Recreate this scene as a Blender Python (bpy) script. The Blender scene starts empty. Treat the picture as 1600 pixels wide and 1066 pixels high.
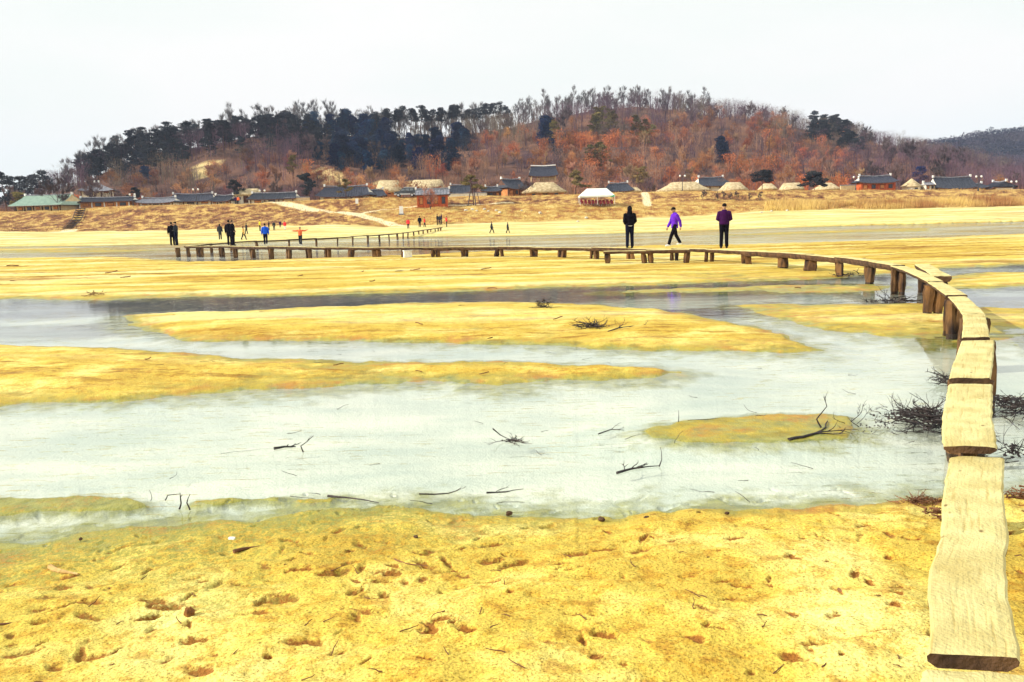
import bpy, bmesh, math, random
import numpy as np
from mathutils import Vector, Matrix
C = bpy.context.scene
COL = C.collection
R_ = math.radians
rng = random.Random(7)

# ------------------------------------------------------------------ camera
F = 1300.0                      # focal length in photo pixels (photo is 1600 x 1066)
CZ = 2.1
PITCH, ROLL = math.atan((533 - 338) / F), -math.atan(0.024)
CR = Matrix.Rotation(math.pi / 2 - PITCH, 3, 'X') @ Matrix.Rotation(ROLL, 3, 'Z')
cam = bpy.data.cameras.new('camera'); camo = bpy.data.objects.new('camera', cam); COL.objects.link(camo)
cam.sensor_width = 36; cam.lens = F / 1600 * 36; cam.clip_start = 0.05; cam.clip_end = 8000
camo.location = (0, 0, CZ); camo.rotation_euler = CR.to_euler()
C.camera = camo
# ------------------------------------------------------------------ sky
SUN_AZ, SUN_EL = R_(-95), R_(31)          # azimuth from the view direction (+Y), negative = left
w = bpy.data.worlds.new('World'); C.world = w; w.use_nodes = True
nt = w.node_tree; nt.nodes.clear()
def N(nt, t, **k):
    n = nt.nodes.new(t)
    for a, b in k.items(): setattr(n, a, b)
    return n
sky = N(nt, 'ShaderNodeTexSky', sky_type='NISHITA', sun_disc=False, sun_elevation=SUN_EL, sun_rotation=SUN_AZ % (2 * math.pi))
sky.dust_density = 3
b1 = N(nt, 'ShaderNodeBackground'); b1.inputs[1].default_value = 0.10
nt.links.new(sky.outputs[0], b1.inputs[0])
b2 = N(nt, 'ShaderNodeBackground')
tc = N(nt, 'ShaderNodeTexCoord'); mp = N(nt, 'ShaderNodeMapping'); mp.inputs['Scale'].default_value = (1.2, 1.2, 4)
nz = N(nt, 'ShaderNodeTexNoise'); nz.inputs['Scale'].default_value = 1.6; nz.inputs['Detail'].default_value = 5
cr = N(nt, 'ShaderNodeValToRGB')
cr.color_ramp.elements[0].position = .3; cr.color_ramp.elements[0].color = (.88, .95, .89, 1)
cr.color_ramp.elements[1].position = .62; cr.color_ramp.elements[1].color = (1, .985, .95, 1)
nt.links.new(tc.outputs['Generated'], mp.inputs[0]); nt.links.new(mp.outputs[0], nz.inputs[0])
nt.links.new(nz.outputs[0], cr.inputs[0]); nt.links.new(cr.outputs[0], b2.inputs[0])
b2.inputs[1].default_value = 1.04
mx = N(nt, 'ShaderNodeMixShader'); mx.inputs[0].default_value = .93
nt.links.new(b1.outputs[0], mx.inputs[1]); nt.links.new(b2.outputs[0], mx.inputs[2])
wo = N(nt, 'ShaderNodeOutputWorld'); nt.links.new(mx.outputs[0], wo.inputs[0])
sl = bpy.data.lights.new('sun', 'SUN'); sl.energy = 5.0; sl.angle = R_(.6); sl.color = (1, .93, .80)
so = bpy.data.objects.new('sun', sl); COL.objects.link(so)
sd_ = Vector((math.sin(SUN_AZ) * math.cos(SUN_EL), math.cos(SUN_AZ) * math.cos(SUN_EL), math.sin(SUN_EL)))
so.rotation_euler = sd_.to_track_quat('Z', 'Y').to_euler(); so.location = (-30, 0, 60)
C.view_settings.view_transform = 'Standard'; C.view_settings.look = 'None'
C.view_settings.exposure = 0.12; C.view_settings.gamma = 1
try: C.cycles.max_bounces = 6; C.cycles.transparent_max_bounces = 12; C.cycles.volume_bounces = 0
except Exception: pass

# ------------------------------------------------------------------ pixel <-> world
def ray(px, py): return CR @ Vector(((px - 800) / F, (533 - py) / F, -1))
def at_z(px, py, z=0.0):
    d = ray(px, py); t = (z - CZ) / d.z; return Vector((d.x * t, d.y * t, z))
def at_y(px, py, Y):
    d = ray(px, py); t = Y / d.y; return Vector((d.x * t, Y, CZ + d.z * t))
CI = np.array(CR.inverted())
def project(X, Y, Z):
    x = X; y = Y; z = Z - CZ
    lx = CI[0, 0] * x + CI[0, 1] * y + CI[0, 2] * z; ly = CI[1, 0] * x + CI[1, 1] * y + CI[1, 2] * z
    lz = -(CI[2, 0] * x + CI[2, 1] * y + CI[2, 2] * z); lz = np.maximum(lz, 1e-3)
    return 800 + F * lx / lz, 533 - F * ly / lz
def hor(px): return 338 - .024 * (px - 800)
def zat(px, py, Y):                        # height at forward distance Y seen at that pixel (arrays)
    a = (px - 800) / F; b = (533 - py) / F
    dy = CR[1][0] * a + CR[1][1] * b - CR[1][2]; dz = CR[2][0] * a + CR[2][1] * b - CR[2][2]
    return CZ + Y * dz / dy

# ------------------------------------------------------------------ noise
def hash2(i, j, s):
    n = (i.astype(np.int64) * 374761393 + j.astype(np.int64) * 668265263 + s * 1442695041) & 0x7fffffff
    n = ((n ^ (n >> 13)) * 1274126177) & 0x7fffffff
    return ((n ^ (n >> 16)) & 0xffff) / 65535.0
def vnoise(x, y, s=0):
    i = np.floor(x); j = np.floor(y); u = x - i; v = y - j
    u = u * u * (3 - 2 * u); v = v * v * (3 - 2 * v)
    return (hash2(i, j, s) * (1 - u) + hash2(i + 1, j, s) * u) * (1 - v) + (hash2(i, j + 1, s) * (1 - u) + hash2(i + 1, j + 1, s) * u) * v
def fbm(x, y, o=4, s=0):
    t = np.zeros_like(x, dtype=float); a = .5
    for k in range(o): t = t + a * (vnoise(x, y, s + k) * 2 - 1); x = x * 2.03 + 7.1; y = y * 2.03 + 3.7; a *= .5
    return t
def sst(a, b, x):
    t = np.clip((x - a) / (b - a), 0, 1); return t * t * (3 - 2 * t)

# ------------------------------------------------------------------ materials
def mat(name, c1, c2=None, scale=3.0, rough=.85, bump=0.0, bscale=None, objrand=0.0, detail=5, stretch=None, spec=.3, trans=0.0, pos=(.35, .65), coord='Object'):
    m = bpy.data.materials.new(name); m.use_nodes = True; t = m.node_tree; P = t.nodes['Principled BSDF']
    P.inputs['Roughness'].default_value = rough; P.inputs['Specular IOR Level'].default_value = spec
    if c2 is None: c2 = tuple(min(1, v * 1.35) for v in c1)
    g = N(t, 'ShaderNodeTexCoord'); mp = N(t, 'ShaderNodeMapping')
    if stretch: mp.inputs['Scale'].default_value = stretch
    t.links.new(g.outputs[coord], mp.inputs[0])
    nz = N(t, 'ShaderNodeTexNoise'); nz.inputs['Scale'].default_value = scale; nz.inputs['Detail'].default_value = detail
    t.links.new(mp.outputs[0], nz.inputs[0])
    r = N(t, 'ShaderNodeValToRGB'); e = r.color_ramp.elements
    e[0].position, e[1].position = pos; e[0].color = (*c1, 1); e[1].color = (*c2, 1)
    t.links.new(nz.outputs[0], r.inputs[0]); out = r.outputs[0]
    if objrand:
        oi = N(t, 'ShaderNodeObjectInfo'); mr = N(t, 'ShaderNodeMapRange')
        mr.inputs['To Min'].default_value = 1 - objrand; mr.inputs['To Max'].default_value = 1 + objrand
        t.links.new(oi.outputs['Random'], mr.inputs[0])
        h = N(t, 'ShaderNodeHueSaturation'); t.links.new(mr.outputs[0], h.inputs['Value']); t.links.new(out, h.inputs['Color'])
        mr2 = N(t, 'ShaderNodeMapRange'); mr2.inputs['To Min'].default_value = .5 + objrand * .06; mr2.inputs['To Max'].default_value = .5 - objrand * .06
        ml = N(t, 'ShaderNodeMath', operation='FRACT'); mm = N(t, 'ShaderNodeMath', operation='MULTIPLY'); mm.inputs[1].default_value = 7.3
        t.links.new(oi.outputs['Random'], mm.inputs[0]); t.links.new(mm.outputs[0], ml.inputs[0]); t.links.new(ml.outputs[0], mr2.inputs[0])
        t.links.new(mr2.outputs[0], h.inputs['Hue']); out = h.outputs[0]
    t.links.new(out, P.inputs['Base Color'])
    if bump:
        n2 = N(t, 'ShaderNodeTexNoise'); n2.inputs['Scale'].default_value = bscale or scale * 4; n2.inputs['Detail'].default_value = 4
        t.links.new(mp.outputs[0], n2.inputs[0])
        b = N(t, 'ShaderNodeBump'); b.inputs['Strength'].default_value = bump; b.inputs['Distance'].default_value = .02
        t.links.new(n2.outputs[0], b.inputs['Height']); t.links.new(b.outputs[0], P.inputs['Normal'])
    return m

# ------------------------------------------------------------------ mesh tools
def tag(o, label=None, cat=None, group=None, kind=None):
    if label: o['label'] = label
    if cat: o['category'] = cat
    if group: o['group'] = group
    if kind: o['kind'] = kind
    return o
def empty(name, loc, rz=0, label=None, cat=None, group=None, s=1):
    o = bpy.data.objects.new(name, None); COL.objects.link(o); o.location = loc; o.rotation_euler = (0, 0, rz); o.scale = (s, s, s)
    o.empty_display_size = .3
    return tag(o, label, cat, group)
def linkmesh(name, me, parent=None):
    o = bpy.data.objects.new(name, me); COL.objects.link(o)
    if parent: o.parent = parent
    return o
class MB:
    def __init__(s): s.v = []; s.f = []; s.m = []
    def add(s, vs, fs, mi=0):
        b = len(s.v); s.v += [tuple(p) for p in vs]; s.f += [tuple(b + i for i in q) for q in fs]; s.m += [mi] * len(fs); return s
    def box(s, c, d, rz=0, mi=0, top=1.0):
        x, y, z = d[0] / 2, d[1] / 2, d[2] / 2; vs = []
        for k in (-1, 1):
            t = top if k > 0 else 1
            for i, j in ((-1, -1), (1, -1), (1, 1), (-1, 1)):
                a, b = i * x * t, j * y * t
                vs.append((c[0] + a * math.cos(rz) - b * math.sin(rz), c[1] + a * math.sin(rz) + b * math.cos(rz), c[2] + k * z))
        return s.add(vs, [(3, 2, 1, 0), (4, 5, 6, 7), (0, 1, 5, 4), (1, 2, 6, 5), (2, 3, 7, 6), (3, 0, 4, 7)], mi)
    def tube(s, pts, rad, n=6, mi=0, cap=True, flat=1.0, jit=0, rg=None):
        pts = [Vector(p) for p in pts]; vs = []; k = len(pts)
        for i, p in enumerate(pts):
            d = (pts[min(i + 1, k - 1)] - pts[max(i - 1, 0)]); d = d.normalized() if d.length > 1e-9 else Vector((0, 0, 1))
            if i == 0: a = d.cross(Vector((0, 0, 1)) if abs(d.z) < .9 else Vector((0, 1, 0))).normalized()
            else: a = a - d * a.dot(d); a = a.normalized() if a.length > 1e-6 else d.orthogonal().normalized()
            b = d.cross(a)
            r = rad[i] if hasattr(rad, '__len__') else rad
            for j in range(n):
                t = 2 * math.pi * j / n; q = 1 + (rg.uniform(-jit, jit) if jit else 0)
                vs.append(p + (a * math.cos(t) + b * math.sin(t) * flat) * r * q)
        fs = [(i * n + j, i * n + (j + 1) % n, (i + 1) * n + (j + 1) % n, (i + 1) * n + j) for i in range(k - 1) for j in range(n)]
        if cap: fs += [tuple(range(n))[::-1], tuple(range((k - 1) * n, k * n))]
        return s.add(vs, fs, mi)
    def loft(s, rings, mi=0, cap=True, close=True):   # rings: list of equal-length point lists
        n = len(rings[0]); vs = [p for r in rings for p in r]; J = n if close else n - 1
        fs = [(i * n + j, i * n + (j + 1) % n, (i + 1) * n + (j + 1) % n, (i + 1) * n + j) for i in range(len(rings) - 1) for j in range(J)]
        if cap and close: fs += [tuple(range(n))[::-1], tuple(range((len(rings) - 1) * n, len(rings) * n))]
        return s.add(vs, fs, mi)
    def tri(s, p, q, r, mi=0): return s.add([p, q, r], [(0, 1, 2)], mi)
    def mesh(s, name, mats, smooth=False):
        me = bpy.data.meshes.new(name); me.from_pydata(s.v, [], s.f)
        for m in (mats if isinstance(mats, (list, tuple)) else [mats]): me.materials.append(m)
        if any(s.m): me.polygons.foreach_set('material_index', s.m)
        if smooth: me.polygons.foreach_set('use_smooth', [True] * len(me.polygons))
        me.update(); return me
    def build(s, name, mats, parent=None, smooth=False): return linkmesh(name, s.mesh(name, mats, smooth), parent)
def np_mesh(name, V, Fq, mats, smooth=False, k=4):
    me = bpy.data.meshes.new(name); V = np.asarray(V, dtype=np.float32); Fq = np.asarray(Fq, dtype=np.int32)
    me.vertices.add(len(V)); me.vertices.foreach_set('co', V.ravel())
    me.loops.add(Fq.size); me.loops.foreach_set('vertex_index', Fq.ravel())
    me.polygons.add(len(Fq)); me.polygons.foreach_set('loop_start', np.arange(0, Fq.size, k, dtype=np.int32))
    me.polygons.foreach_set('use_smooth', np.full(len(Fq), smooth))
    me.materials.append(mats); me.update(calc_edges=True); return me

# ------------------------------------------------------------------ terrain
def pw(poly): return np.array([tuple(at_z(x, y))[:2] for x, y in poly])
SH = [(-500, 862), (-100, 852), (0, 850), (60, 848), (120, 836), (200, 828), (280, 820), (340, 812), (400, 812), (470, 800), (520, 795), (600, 790), (680, 800),
      (740, 808), (800, 812), (860, 806), (900, 808), (960, 811), (1000, 805), (1060, 800), (1100, 796), (1140, 797), (1200, 796), (1240, 795), (1300, 788),
      (1380, 785), (1440, 788), (1480, 780), (1560, 772), (1600, 770), (1750, 766), (2100, 760)]
P1 = np.vstack([pw(SH), [(14, 3), (14, -40), (-40, -40), (-40, 4)]])
BARS = [  # polygon, height, edge width
    (P1, .22, 1.0),
    (pw([(-250, 786), (-50, 782), (60, 776), (140, 778), (215, 787), (222, 792), (120, 797), (40, 803), (-50, 808), (-250, 815)]), -.004, .3),
    (pw([(310, 783), (380, 775), (445, 776), (440, 783), (380, 788), (330, 789)]), -.004, .3),
    (pw([(460, 781), (520, 779), (515, 785), (470, 786)]), -.004, .3),
    (pw([(1010, 673), (1060, 660), (1140, 652), (1200, 648), (1280, 646), (1330, 650), (1342, 668), (1330, 685), (1260, 690), (1180, 692), (1110, 692), (1060, 688), (1025, 682)]), .012, .5),
    (pw([(-900, 530), (-200, 533), (0, 537), (100, 543), (200, 546), (300, 552), (420, 558), (520, 562), (620, 566), (720, 567), (800, 568), (900, 572), (1000, 577), (1052, 582), (1000, 590),
         (900, 594), (800, 599), (700, 598), (600, 600), (500, 605), (400, 610), (300, 615), (200, 620), (100, 628), (0, 634), (-200, 640), (-900, 655)]), .10, .9),
    (pw([(205, 493), (300, 488), (400, 483), (520, 478), (640, 473), (760, 471), (900, 475), (1000, 483), (1080, 491), (1140, 505), (1200, 520), (1240, 535), (1290, 548), (1240, 551), (1130, 547),
         (1000, 545), (900, 540), (780, 537), (650, 533), (560, 531), (450, 530), (340, 535), (290, 532), (240, 515), (215, 500)]), .09, .9),
    (pw([(1140, 476), (1200, 475), (1300, 473), (1400, 474), (1480, 479), (1530, 481), (1700, 484), (2200, 490), (2200, 550), (1700, 545), (1600, 542), (1540, 541), (1440, 545), (1380, 526),
         (1300, 515), (1240, 501), (1180, 489)]), .045, 1.1),
    (pw([(-1200, 475), (-200, 473), (0, 470), (150, 469), (300, 466), (500, 462), (700, 456), (850, 450), (1000, 446), (1150, 440), (1285, 437), (1370, 431), (1430, 424), (1480, 418), (1600, 412),
         (2200, 400), (2600, 355), (1800, 360), (1600, 366), (1450, 373), (1300, 378), (1150, 382), (1000, 385), (850, 391), (720, 395), (640, 400), (500, 404), (300, 409), (200, 403),
         (0, 404), (-200, 405), (-1200, 415)]), .10, 1.2),
    (pw([(880, 457), (1000, 451), (1150, 447), (1290, 442), (1380, 441), (1400, 446), (1380, 457), (1250, 458), (1100, 459), (950, 461)]), .05, .7),
    (pw([(1478, 432), (1520, 426), (1600, 425), (2200, 424), (2200, 446), (1600, 449), (1500, 452), (1482, 446)]), .06, .8),
    (pw([(-500, 397), (-200, 389), (0, 388), (200, 389), (285, 390), (200, 394), (0, 396), (-200, 397), (-500, 404)]), .03, 1.2),
    (pw([(1100, 368), (1200, 363), (1440, 357), (1440, 361), (1200, 368)]), .03, 1.2),
    (np.vstack([pw([(-500, 396), (-200, 388), (0, 386), (150, 384), (280, 382), (400, 378), (500, 374), (600, 371), (700, 370), (800, 369), (1000, 364), (1200, 357), (1300, 354), (1400, 351),
         (1600, 346), (2000, 338)]), [(400, 170), (400, 600), (-400, 600), (-400, 90)]]), .18, 3.0),
]
TX = np.array([-200, 0, 100, 150, 200, 300, 400, 460, 520, 560, 600, 650, 700, 800, 900, 1000, 1100, 1200, 1300, 1400, 1500, 1600, 1800], float)
T_TOE = np.array([365, 362, 362, 361, 361, 359, 355, 352, 351, 352, 354, 352, 350, 347, 344, 341, 337, 329, 327, 326, 324, 321, 318], float)
T_TER = np.array([350, 347, 346, 344, 342, 340, 337, 333, 331, 330, 328, 323.5, 322, 320, 319, 318, 316, 314, 312, 311, 309, 308, 304], float)
T_CRE = np.array([334, 331, 329, 324, 322, 320, 318, 314, 311, 310, 309, 308, 307, 306, 304, 300.5, 299, 297.5, 297, 297, 296.5, 296, 293], float)
DT, DR, DC = 150.0, 160.0, 168.0
DENT = {}
def segdist(X, Y, P):
    best = np.full(X.shape, 1e18); ins = np.zeros(X.shape, bool); n = len(P)
    for i in range(n):
        ax, ay = P[i]; bx, by = P[(i + 1) % n]; dx, dy = bx - ax, by - ay; L = dx * dx + dy * dy + 1e-12
        t = np.clip(((X - ax) * dx + (Y - ay) * dy) / L, 0, 1)
        best = np.minimum(best, (X - ax - t * dx) ** 2 + (Y - ay - t * dy) ** 2)
        if ay != by: ins ^= ((ay > Y) != (by > Y)) & (X < dx * (Y - ay) / dy + ax)
    return np.sqrt(best) * np.where(ins, 1, -1)
# footprints in the near sand
fr = random.Random(3); PRINTS = []
for trk in range(16):
    x, y = fr.uniform(-4, 4), fr.uniform(3.0, 6.2); a = fr.choice([0, math.pi]) + fr.uniform(-.5, .5)
    for k in range(fr.randint(5, 11)):
        x += math.cos(a) * fr.uniform(.45, .7); y += math.sin(a) * fr.uniform(.45, .7) * .6; a += fr.uniform(-.2, .2)
        if y > 6.4 or y < 2.6: break
        PRINTS.append((x + fr.uniform(-.06, .06), y + fr.uniform(-.08, .08), a, fr.uniform(.05, .08), fr.uniform(.022, .036), fr.uniform(.012, .026)))
for k in range(420):
    PRINTS.append((fr.uniform(-4.5, 4.5), fr.uniform(2.8, 6.4), fr.uniform(0, 3.1), fr.uniform(.02, .07), fr.uniform(.010, .024), fr.uniform(.008, .022)))
def ground_h(X, Y, detail=True):
    r = np.sqrt(X * X + Y * Y)
    sc = np.clip(r / 12, .35, 12)
    wob = fbm(X / sc * 1.1, Y / sc * 1.1, 5, 11) * .5 * sc ** .9 + fbm(X / sc * 4, Y / sc * 5, 5, 15) * .28 * sc
    Z = np.full(X.shape, -9.0)
    near = r < 230
    for k, (P, h, wd) in enumerate(BARS):
        x0, y0 = P.min(0); x1, y1 = P.max(0); mg = 25
        m = (X > x0 - mg) & (X < x1 + mg) & (Y > y0 - mg) & (Y < y1 + mg) & near
        if not m.any(): continue
        s = segdist(X[m], Y[m], P) + wob[m] * (.42 if k < 5 else .48 if k < 13 else .2)
        wk = wd * (1 + 1.3 * (1 - sst(-2.5, 1.5, X[m]))) if k == 0 else wd
        z = np.where(s > 0, h * (1 - np.exp(-s / wk)), .2 * (np.exp(s / (wd * 2.6)) - 1)) + .009 * np.tanh(s / (.03 * sc[m] + .02))
        Z[m] = np.maximum(Z[m], z)
    Z = np.maximum(Z, -.2)
    # beach, embankment, village flat from Y = 95 outwards
    px, _ = project(X, np.maximum(Y, 1), np.full(X.shape, CZ)); px = np.clip(px, -200, 1800)
    toe = zat(px, np.interp(px, TX, T_TOE), DT); ter = zat(px, np.interp(px, TX, T_TER), DR); cre = zat(px, np.interp(px, TX, T_CRE), DC)
    far = np.zeros_like(Z)
    Yw = Y + fbm(X * .05, Y * .05, 3, 5) * 2.0
    t = np.clip((Yw - 100) / (DT - 100), 0, 1); far = .18 + (toe - .18) * t ** 1.5
    far = np.where(Yw > DT, toe + (ter - toe) * np.clip((Yw - DT) / (DR - DT), 0, 1), far)
    far = np.where(Yw > DR, ter + (cre - ter) * sst(DR, DC, Yw), far)
    far = np.where(Yw > DC, cre - .25 * sst(DC + 2, DC + 12, Yw), far)
    far = np.where(Yw > DC + 60, cre - .25 - 1.5 * sst(DC + 60, DC + 400, Yw), far)
    m = Y > 100; Z = np.where(m, np.maximum(far, Z * (Y < 104)), Z)
    bank = sst(DT - 3, DT + 1, Y)
    Z = Z + bank * fbm(X * .45, Y * .45, 4, 31) * .28 * (1 - sst(DC - 1, DC + 3, Y) * .8)
    dune = sst(100, 110, Y) * (1 - bank) * fbm(X * .12, Y * .12, 3, 33) * .12
    Z = Z + dune
    if detail:
        dry = sst(-.02, .08, Z) * (Y < 110)
        amp = np.where(r < 7, 1.0, .6)
        Z = Z + dry * amp * (fbm(X * 1.1, Y * 1.1, 4, 41) * .045 + fbm(X * 5.5, Y * 7.5, 4, 45) * .027) * np.clip(r / 30, 1, 2)
        Z = Z + (r > 9) * (Y < 100) * fbm(X * .30 / sc, Y * 1.1 / sc ** .5, 5, 51) * .085 * sst(-.2, .02, Z)
        m = (np.abs(X) < 6) & (Y > 2) & (Y < 7.5)
        xs, ys, zs = X[m], Y[m], Z[m]
        for (cx, cy, a, la, lb, dp) in PRINTS:
            k = (np.abs(xs - cx) < .35) & (np.abs(ys - cy) < .35)
            if not k.any(): continue
            u = (xs[k] - cx) * math.cos(a) + (ys[k] - cy) * math.sin(a); v = -(xs[k] - cx) * math.sin(a) + (ys[k] - cy) * math.cos(a)
            q = np.sqrt((u / la) ** 2 + (v / lb) ** 2) * (1 + .8 * fbm(xs[k] * 16, ys[k] * 16, 3, 47))
            if 'd' in DENT: DENT['d'][np.flatnonzero(m.ravel())[k]] = np.maximum(DENT['d'][np.flatnonzero(m.ravel())[k]], np.exp(-q ** 2.5) * min(1, dp / .020))
            zs[k] += -dp * np.exp(-q ** 3) + dp * .2 * np.exp(-((q - 1.45) / .35) ** 2)
        Z[m] = zs
    return Z
def gh(x, y): return float(ground_h(np.array([float(x)]), np.array([float(y)]), False)[0])
az = np.concatenate([np.arange(-37, 37.001, .075), np.arange(41, 323, 4.0)]); az = np.radians(az)
rr = [.15, .5, 1, 1.5, 2, 2.4, 2.7]; r = 2.9
while r < 12: rr.append(r); r += r * r * 1.7 / 2730
while r < 90: rr.append(r); r += max(r * r * 1.0 / 2730, .05)
while r < 148: rr.append(r); r += .7
while r < 176: rr.append(r); r += .3
while r < 250: rr.append(r); r += 2.5
while r < 1500: rr.append(r); r *= 1.12
rr = np.array(rr)
A, RRg = np.meshgrid(az, rr); GX = RRg * np.sin(A); GY = RRg * np.cos(A)
DENT['d'] = np.zeros(GX.size); GZ = ground_h(GX, GY); nr, nc = GX.shape; dentv = DENT.pop('d')
idx = np.arange(nr * nc).reshape(nr, nc); nx = np.roll(idx, -1, 1)
Fq = np.stack([idx[:-1], nx[:-1], nx[1:], idx[1:]], -1).reshape(-1, 4)[:, ::-1]

def ground_material():
    m = bpy.data.materials.new('sand_and_grass'); m.use_nodes = True; t = m.node_tree; P = t.nodes['Principled BSDF']; L = t.links.new
    P.inputs['Specular IOR Level'].default_value = .25
    geo = N(t, 'ShaderNodeNewGeometry'); sx = N(t, 'ShaderNodeSeparateXYZ'); L(geo.outputs['Position'], sx.inputs[0])
    def noise(sc, det=5, st=None, rough=.55):
        n = N(t, 'ShaderNodeTexNoise'); n.inputs['Scale'].default_value = sc; n.inputs['Detail'].default_value = det; n.inputs['Roughness'].default_value = rough
        if st:
            mp = N(t, 'ShaderNodeMapping'); mp.inputs['Scale'].default_value = st; L(geo.outputs['Position'], mp.inputs[0]); L(mp.outputs[0], n.inputs[0])
        else: L(geo.outputs['Position'], n.inputs[0])
        return n.outputs[0]
    def ramp(src, st):
        r = N(t, 'ShaderNodeValToRGB'); e = r.color_ramp.elements
        e[0].position, e[0].color = st[0][0], (*st[0][1], 1); e[1].position, e[1].color = st[-1][0], (*st[-1][1], 1)
        for p, c in st[1:-1]: q = e.new(p); q.color = (*c, 1)
        L(src, r.inputs[0]); return r.outputs[0]
    def mix(f, a, b, bt='MIX'):
        x = N(t, 'ShaderNodeMix', data_type='RGBA', blend_type=bt)
        if isinstance(f, float): x.inputs[0].default_value = f
        else: L(f, x.inputs[0])
        for s, q in ((6, a), (7, b)):
            if isinstance(q, tuple): x.inputs[s].default_value = (*q, 1)
            else: L(q, x.inputs[s])
        return x.outputs[2]
    def mrange(src, a, b, c=0., d=1.):
        q = N(t, 'ShaderNodeMapRange'); q.inputs[1].default_value = a; q.inputs[2].default_value = b; q.inputs[3].default_value = c; q.inputs[4].default_value = d
        L(src, q.inputs[0]); return q.outputs[0]
    def math_(op, a, b):
        q = N(t, 'ShaderNodeMath', operation=op, use_clamp=False)
        for i, v in enumerate((a, b)):
            if isinstance(v, float): q.inputs[i].default_value = v
            else: L(v, q.inputs[i])
        return q.outputs[0]
    att = N(t, 'ShaderNodeAttribute', attribute_name='cover'); ac = N(t, 'ShaderNodeSeparateColor'); L(att.outputs['Color'], ac.inputs[0])
    sand = ramp(noise(.9, 8), [(.32, (.50, .33, .045)), (.5, (.65, .50, .09)), (.66, (.84, .76, .27))])
    damp = ramp(noise(6.5, 10, None, .75), [(.38, (.50, .22, .07)), (.44, (.80, .58, .25)), (.50, (1, 1, 1))])
    sand = mix(.6, sand, damp, 'MULTIPLY')
    dent = N(t, 'ShaderNodeAttribute', attribute_name='dent')
    sand = mix(mrange(math_('ADD', dent.outputs['Fac'], mrange(noise(30, 6, None, .7), .35, .65, -.3, .3)), .18, .55, 0., .95), sand, (.27, .10, .018))
    grain = ramp(noise(80, 4, None, .7), [(.34, (.22, .12, .03)), (.47, (.98, .95, .84)), (.72, (1.4, 1.4, 1.3))])
    sand = mix(.8, sand, grain, 'MULTIPLY')
    # pale dry sand of the far beach (cover red)
    pale = ramp(noise(.12, 6, (1, 4, 1)), [(.3, (.66, .60, .28)), (.6, (.78, .73, .46))])
    sand = mix(ac.outputs[0], sand, pale)
    strokes = ramp(noise(1.5, 10, (.45, 1.7, 1), .78), [(.41, (.36, .17, .05)), (.445, (.76, .58, .32)), (.485, (1, 1, 1))])
    sand = mix(mrange(sx.outputs[1], 7, 12, 0., .9), sand, mix(1.0, sand, strokes, 'MULTIPLY'))
    # wet margin, then bed under water, by height
    hz = math_('ADD', sx.outputs[2], mrange(noise(2.2, 12, None, .72), .3, .7, -.035, .035))
    streak = ramp(noise(.25, 9, (.3, 1.5, 1), .68), [(.37, (.36, .18, .02)), (.44, (.52, .37, .05)), (.51, (.67, .54, .12)), (.59, (.82, .75, .36))])
    sand = mix(mrange(sx.outputs[1], 9, 20), sand, mix(.35, streak, sand), 'MIX')
    lines = ramp(noise(.8, 9, (.10, 1.3, 1), .7), [(.395, (.40, .22, .10)), (.43, (.78, .62, .36)), (.475, (1, 1, 1))])
    sand = mix(math_('MULTIPLY', mrange(sx.outputs[1], 20, 30, 0., .9), mrange(sx.outputs[1], 88, 78)), sand, mix(1.0, sand, lines, 'MULTIPLY'))
    wet = ramp(noise(1.3, 7), [(.35, (.24, .18, .02)), (.5, (.42, .33, .04)), (.62, (.42, .20, .03))])
    col = mix(mrange(hz, .060, .022), sand, wet)
    alg = math_('MULTIPLY', mrange(hz, .15, .04), mrange(noise(22, 6, None, .8), .44, .56)); alg = math_('MULTIPLY', alg, mrange(sx.outputs[1], 9, 7)); alg = math_('MULTIPLY', alg, mrange(sx.outputs[0], 1.2, -1.0))
    col = mix(alg, col, (.27, .27, .055))
    olive = ramp(noise(6, 6), [(.35, (.17, .19, .045)), (.6, (.36, .35, .08))])
    col = mix(mrange(hz, .022, -.008), col, olive)
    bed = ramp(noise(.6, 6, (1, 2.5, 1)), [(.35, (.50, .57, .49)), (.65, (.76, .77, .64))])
    dark_reflection = ramp(noise(.16, 7, (.22, 1.5, 1), .6), [(.46, (.085, .055, .065)), (.56, (1, 1, 1))])  # dark hill reflections of the farther channels, painted as patches into the bed colour
    bed = mix(mrange(sx.outputs[1], 12.5, 17, 0., .9), bed, mix(1.0, bed, dark_reflection, 'MULTIPLY'))
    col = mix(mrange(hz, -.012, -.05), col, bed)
    # dry grass (cover green), bare path (cover blue)
    gr = ramp(noise(.55, 9, (1, 1, 2.2), .68), [(.30, (.20, .075, .03)), (.42, (.38, .18, .05)), (.52, (.54, .35, .09)), (.66, (.70, .54, .19))])
    gr = mix(.7, gr, ramp(noise(4, 6, None, .7), [(.33, (.55, .42, .35)), (.55, (1, 1, 1))]), 'MULTIPLY')
    dk = ramp(noise(.5, 9, (1, 1, 1.6), .72), [(.38, (.085, .03, .018)), (.48, (.26, .11, .04)), (.58, (.60, .40, .12))])
    gr = mix(att.outputs['Alpha'], dk, gr)
    col = mix(ac.outputs[1], col, gr)
    col = mix(ac.outputs[2], col, (.80, .66, .40))
    L(col, P.inputs['Base Color'])
    L(mrange(hz, .0, .07, .35, .95), P.inputs['Roughness'])
    b = N(t, 'ShaderNodeBump'); b.inputs['Strength'].default_value = .8; b.inputs['Distance'].default_value = .012
    L(math_('ADD', noise(55, 5), math_('MULTIPLY', noise(14, 5), 1.6)), b.inputs['Height']); L(b.outputs[0], P.inputs['Normal'])
    return m
M_ground = ground_material()
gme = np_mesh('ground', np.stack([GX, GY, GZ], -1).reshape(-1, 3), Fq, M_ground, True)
ppx, ppy = project(GX, np.maximum(GY, 1), GZ)
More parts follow.
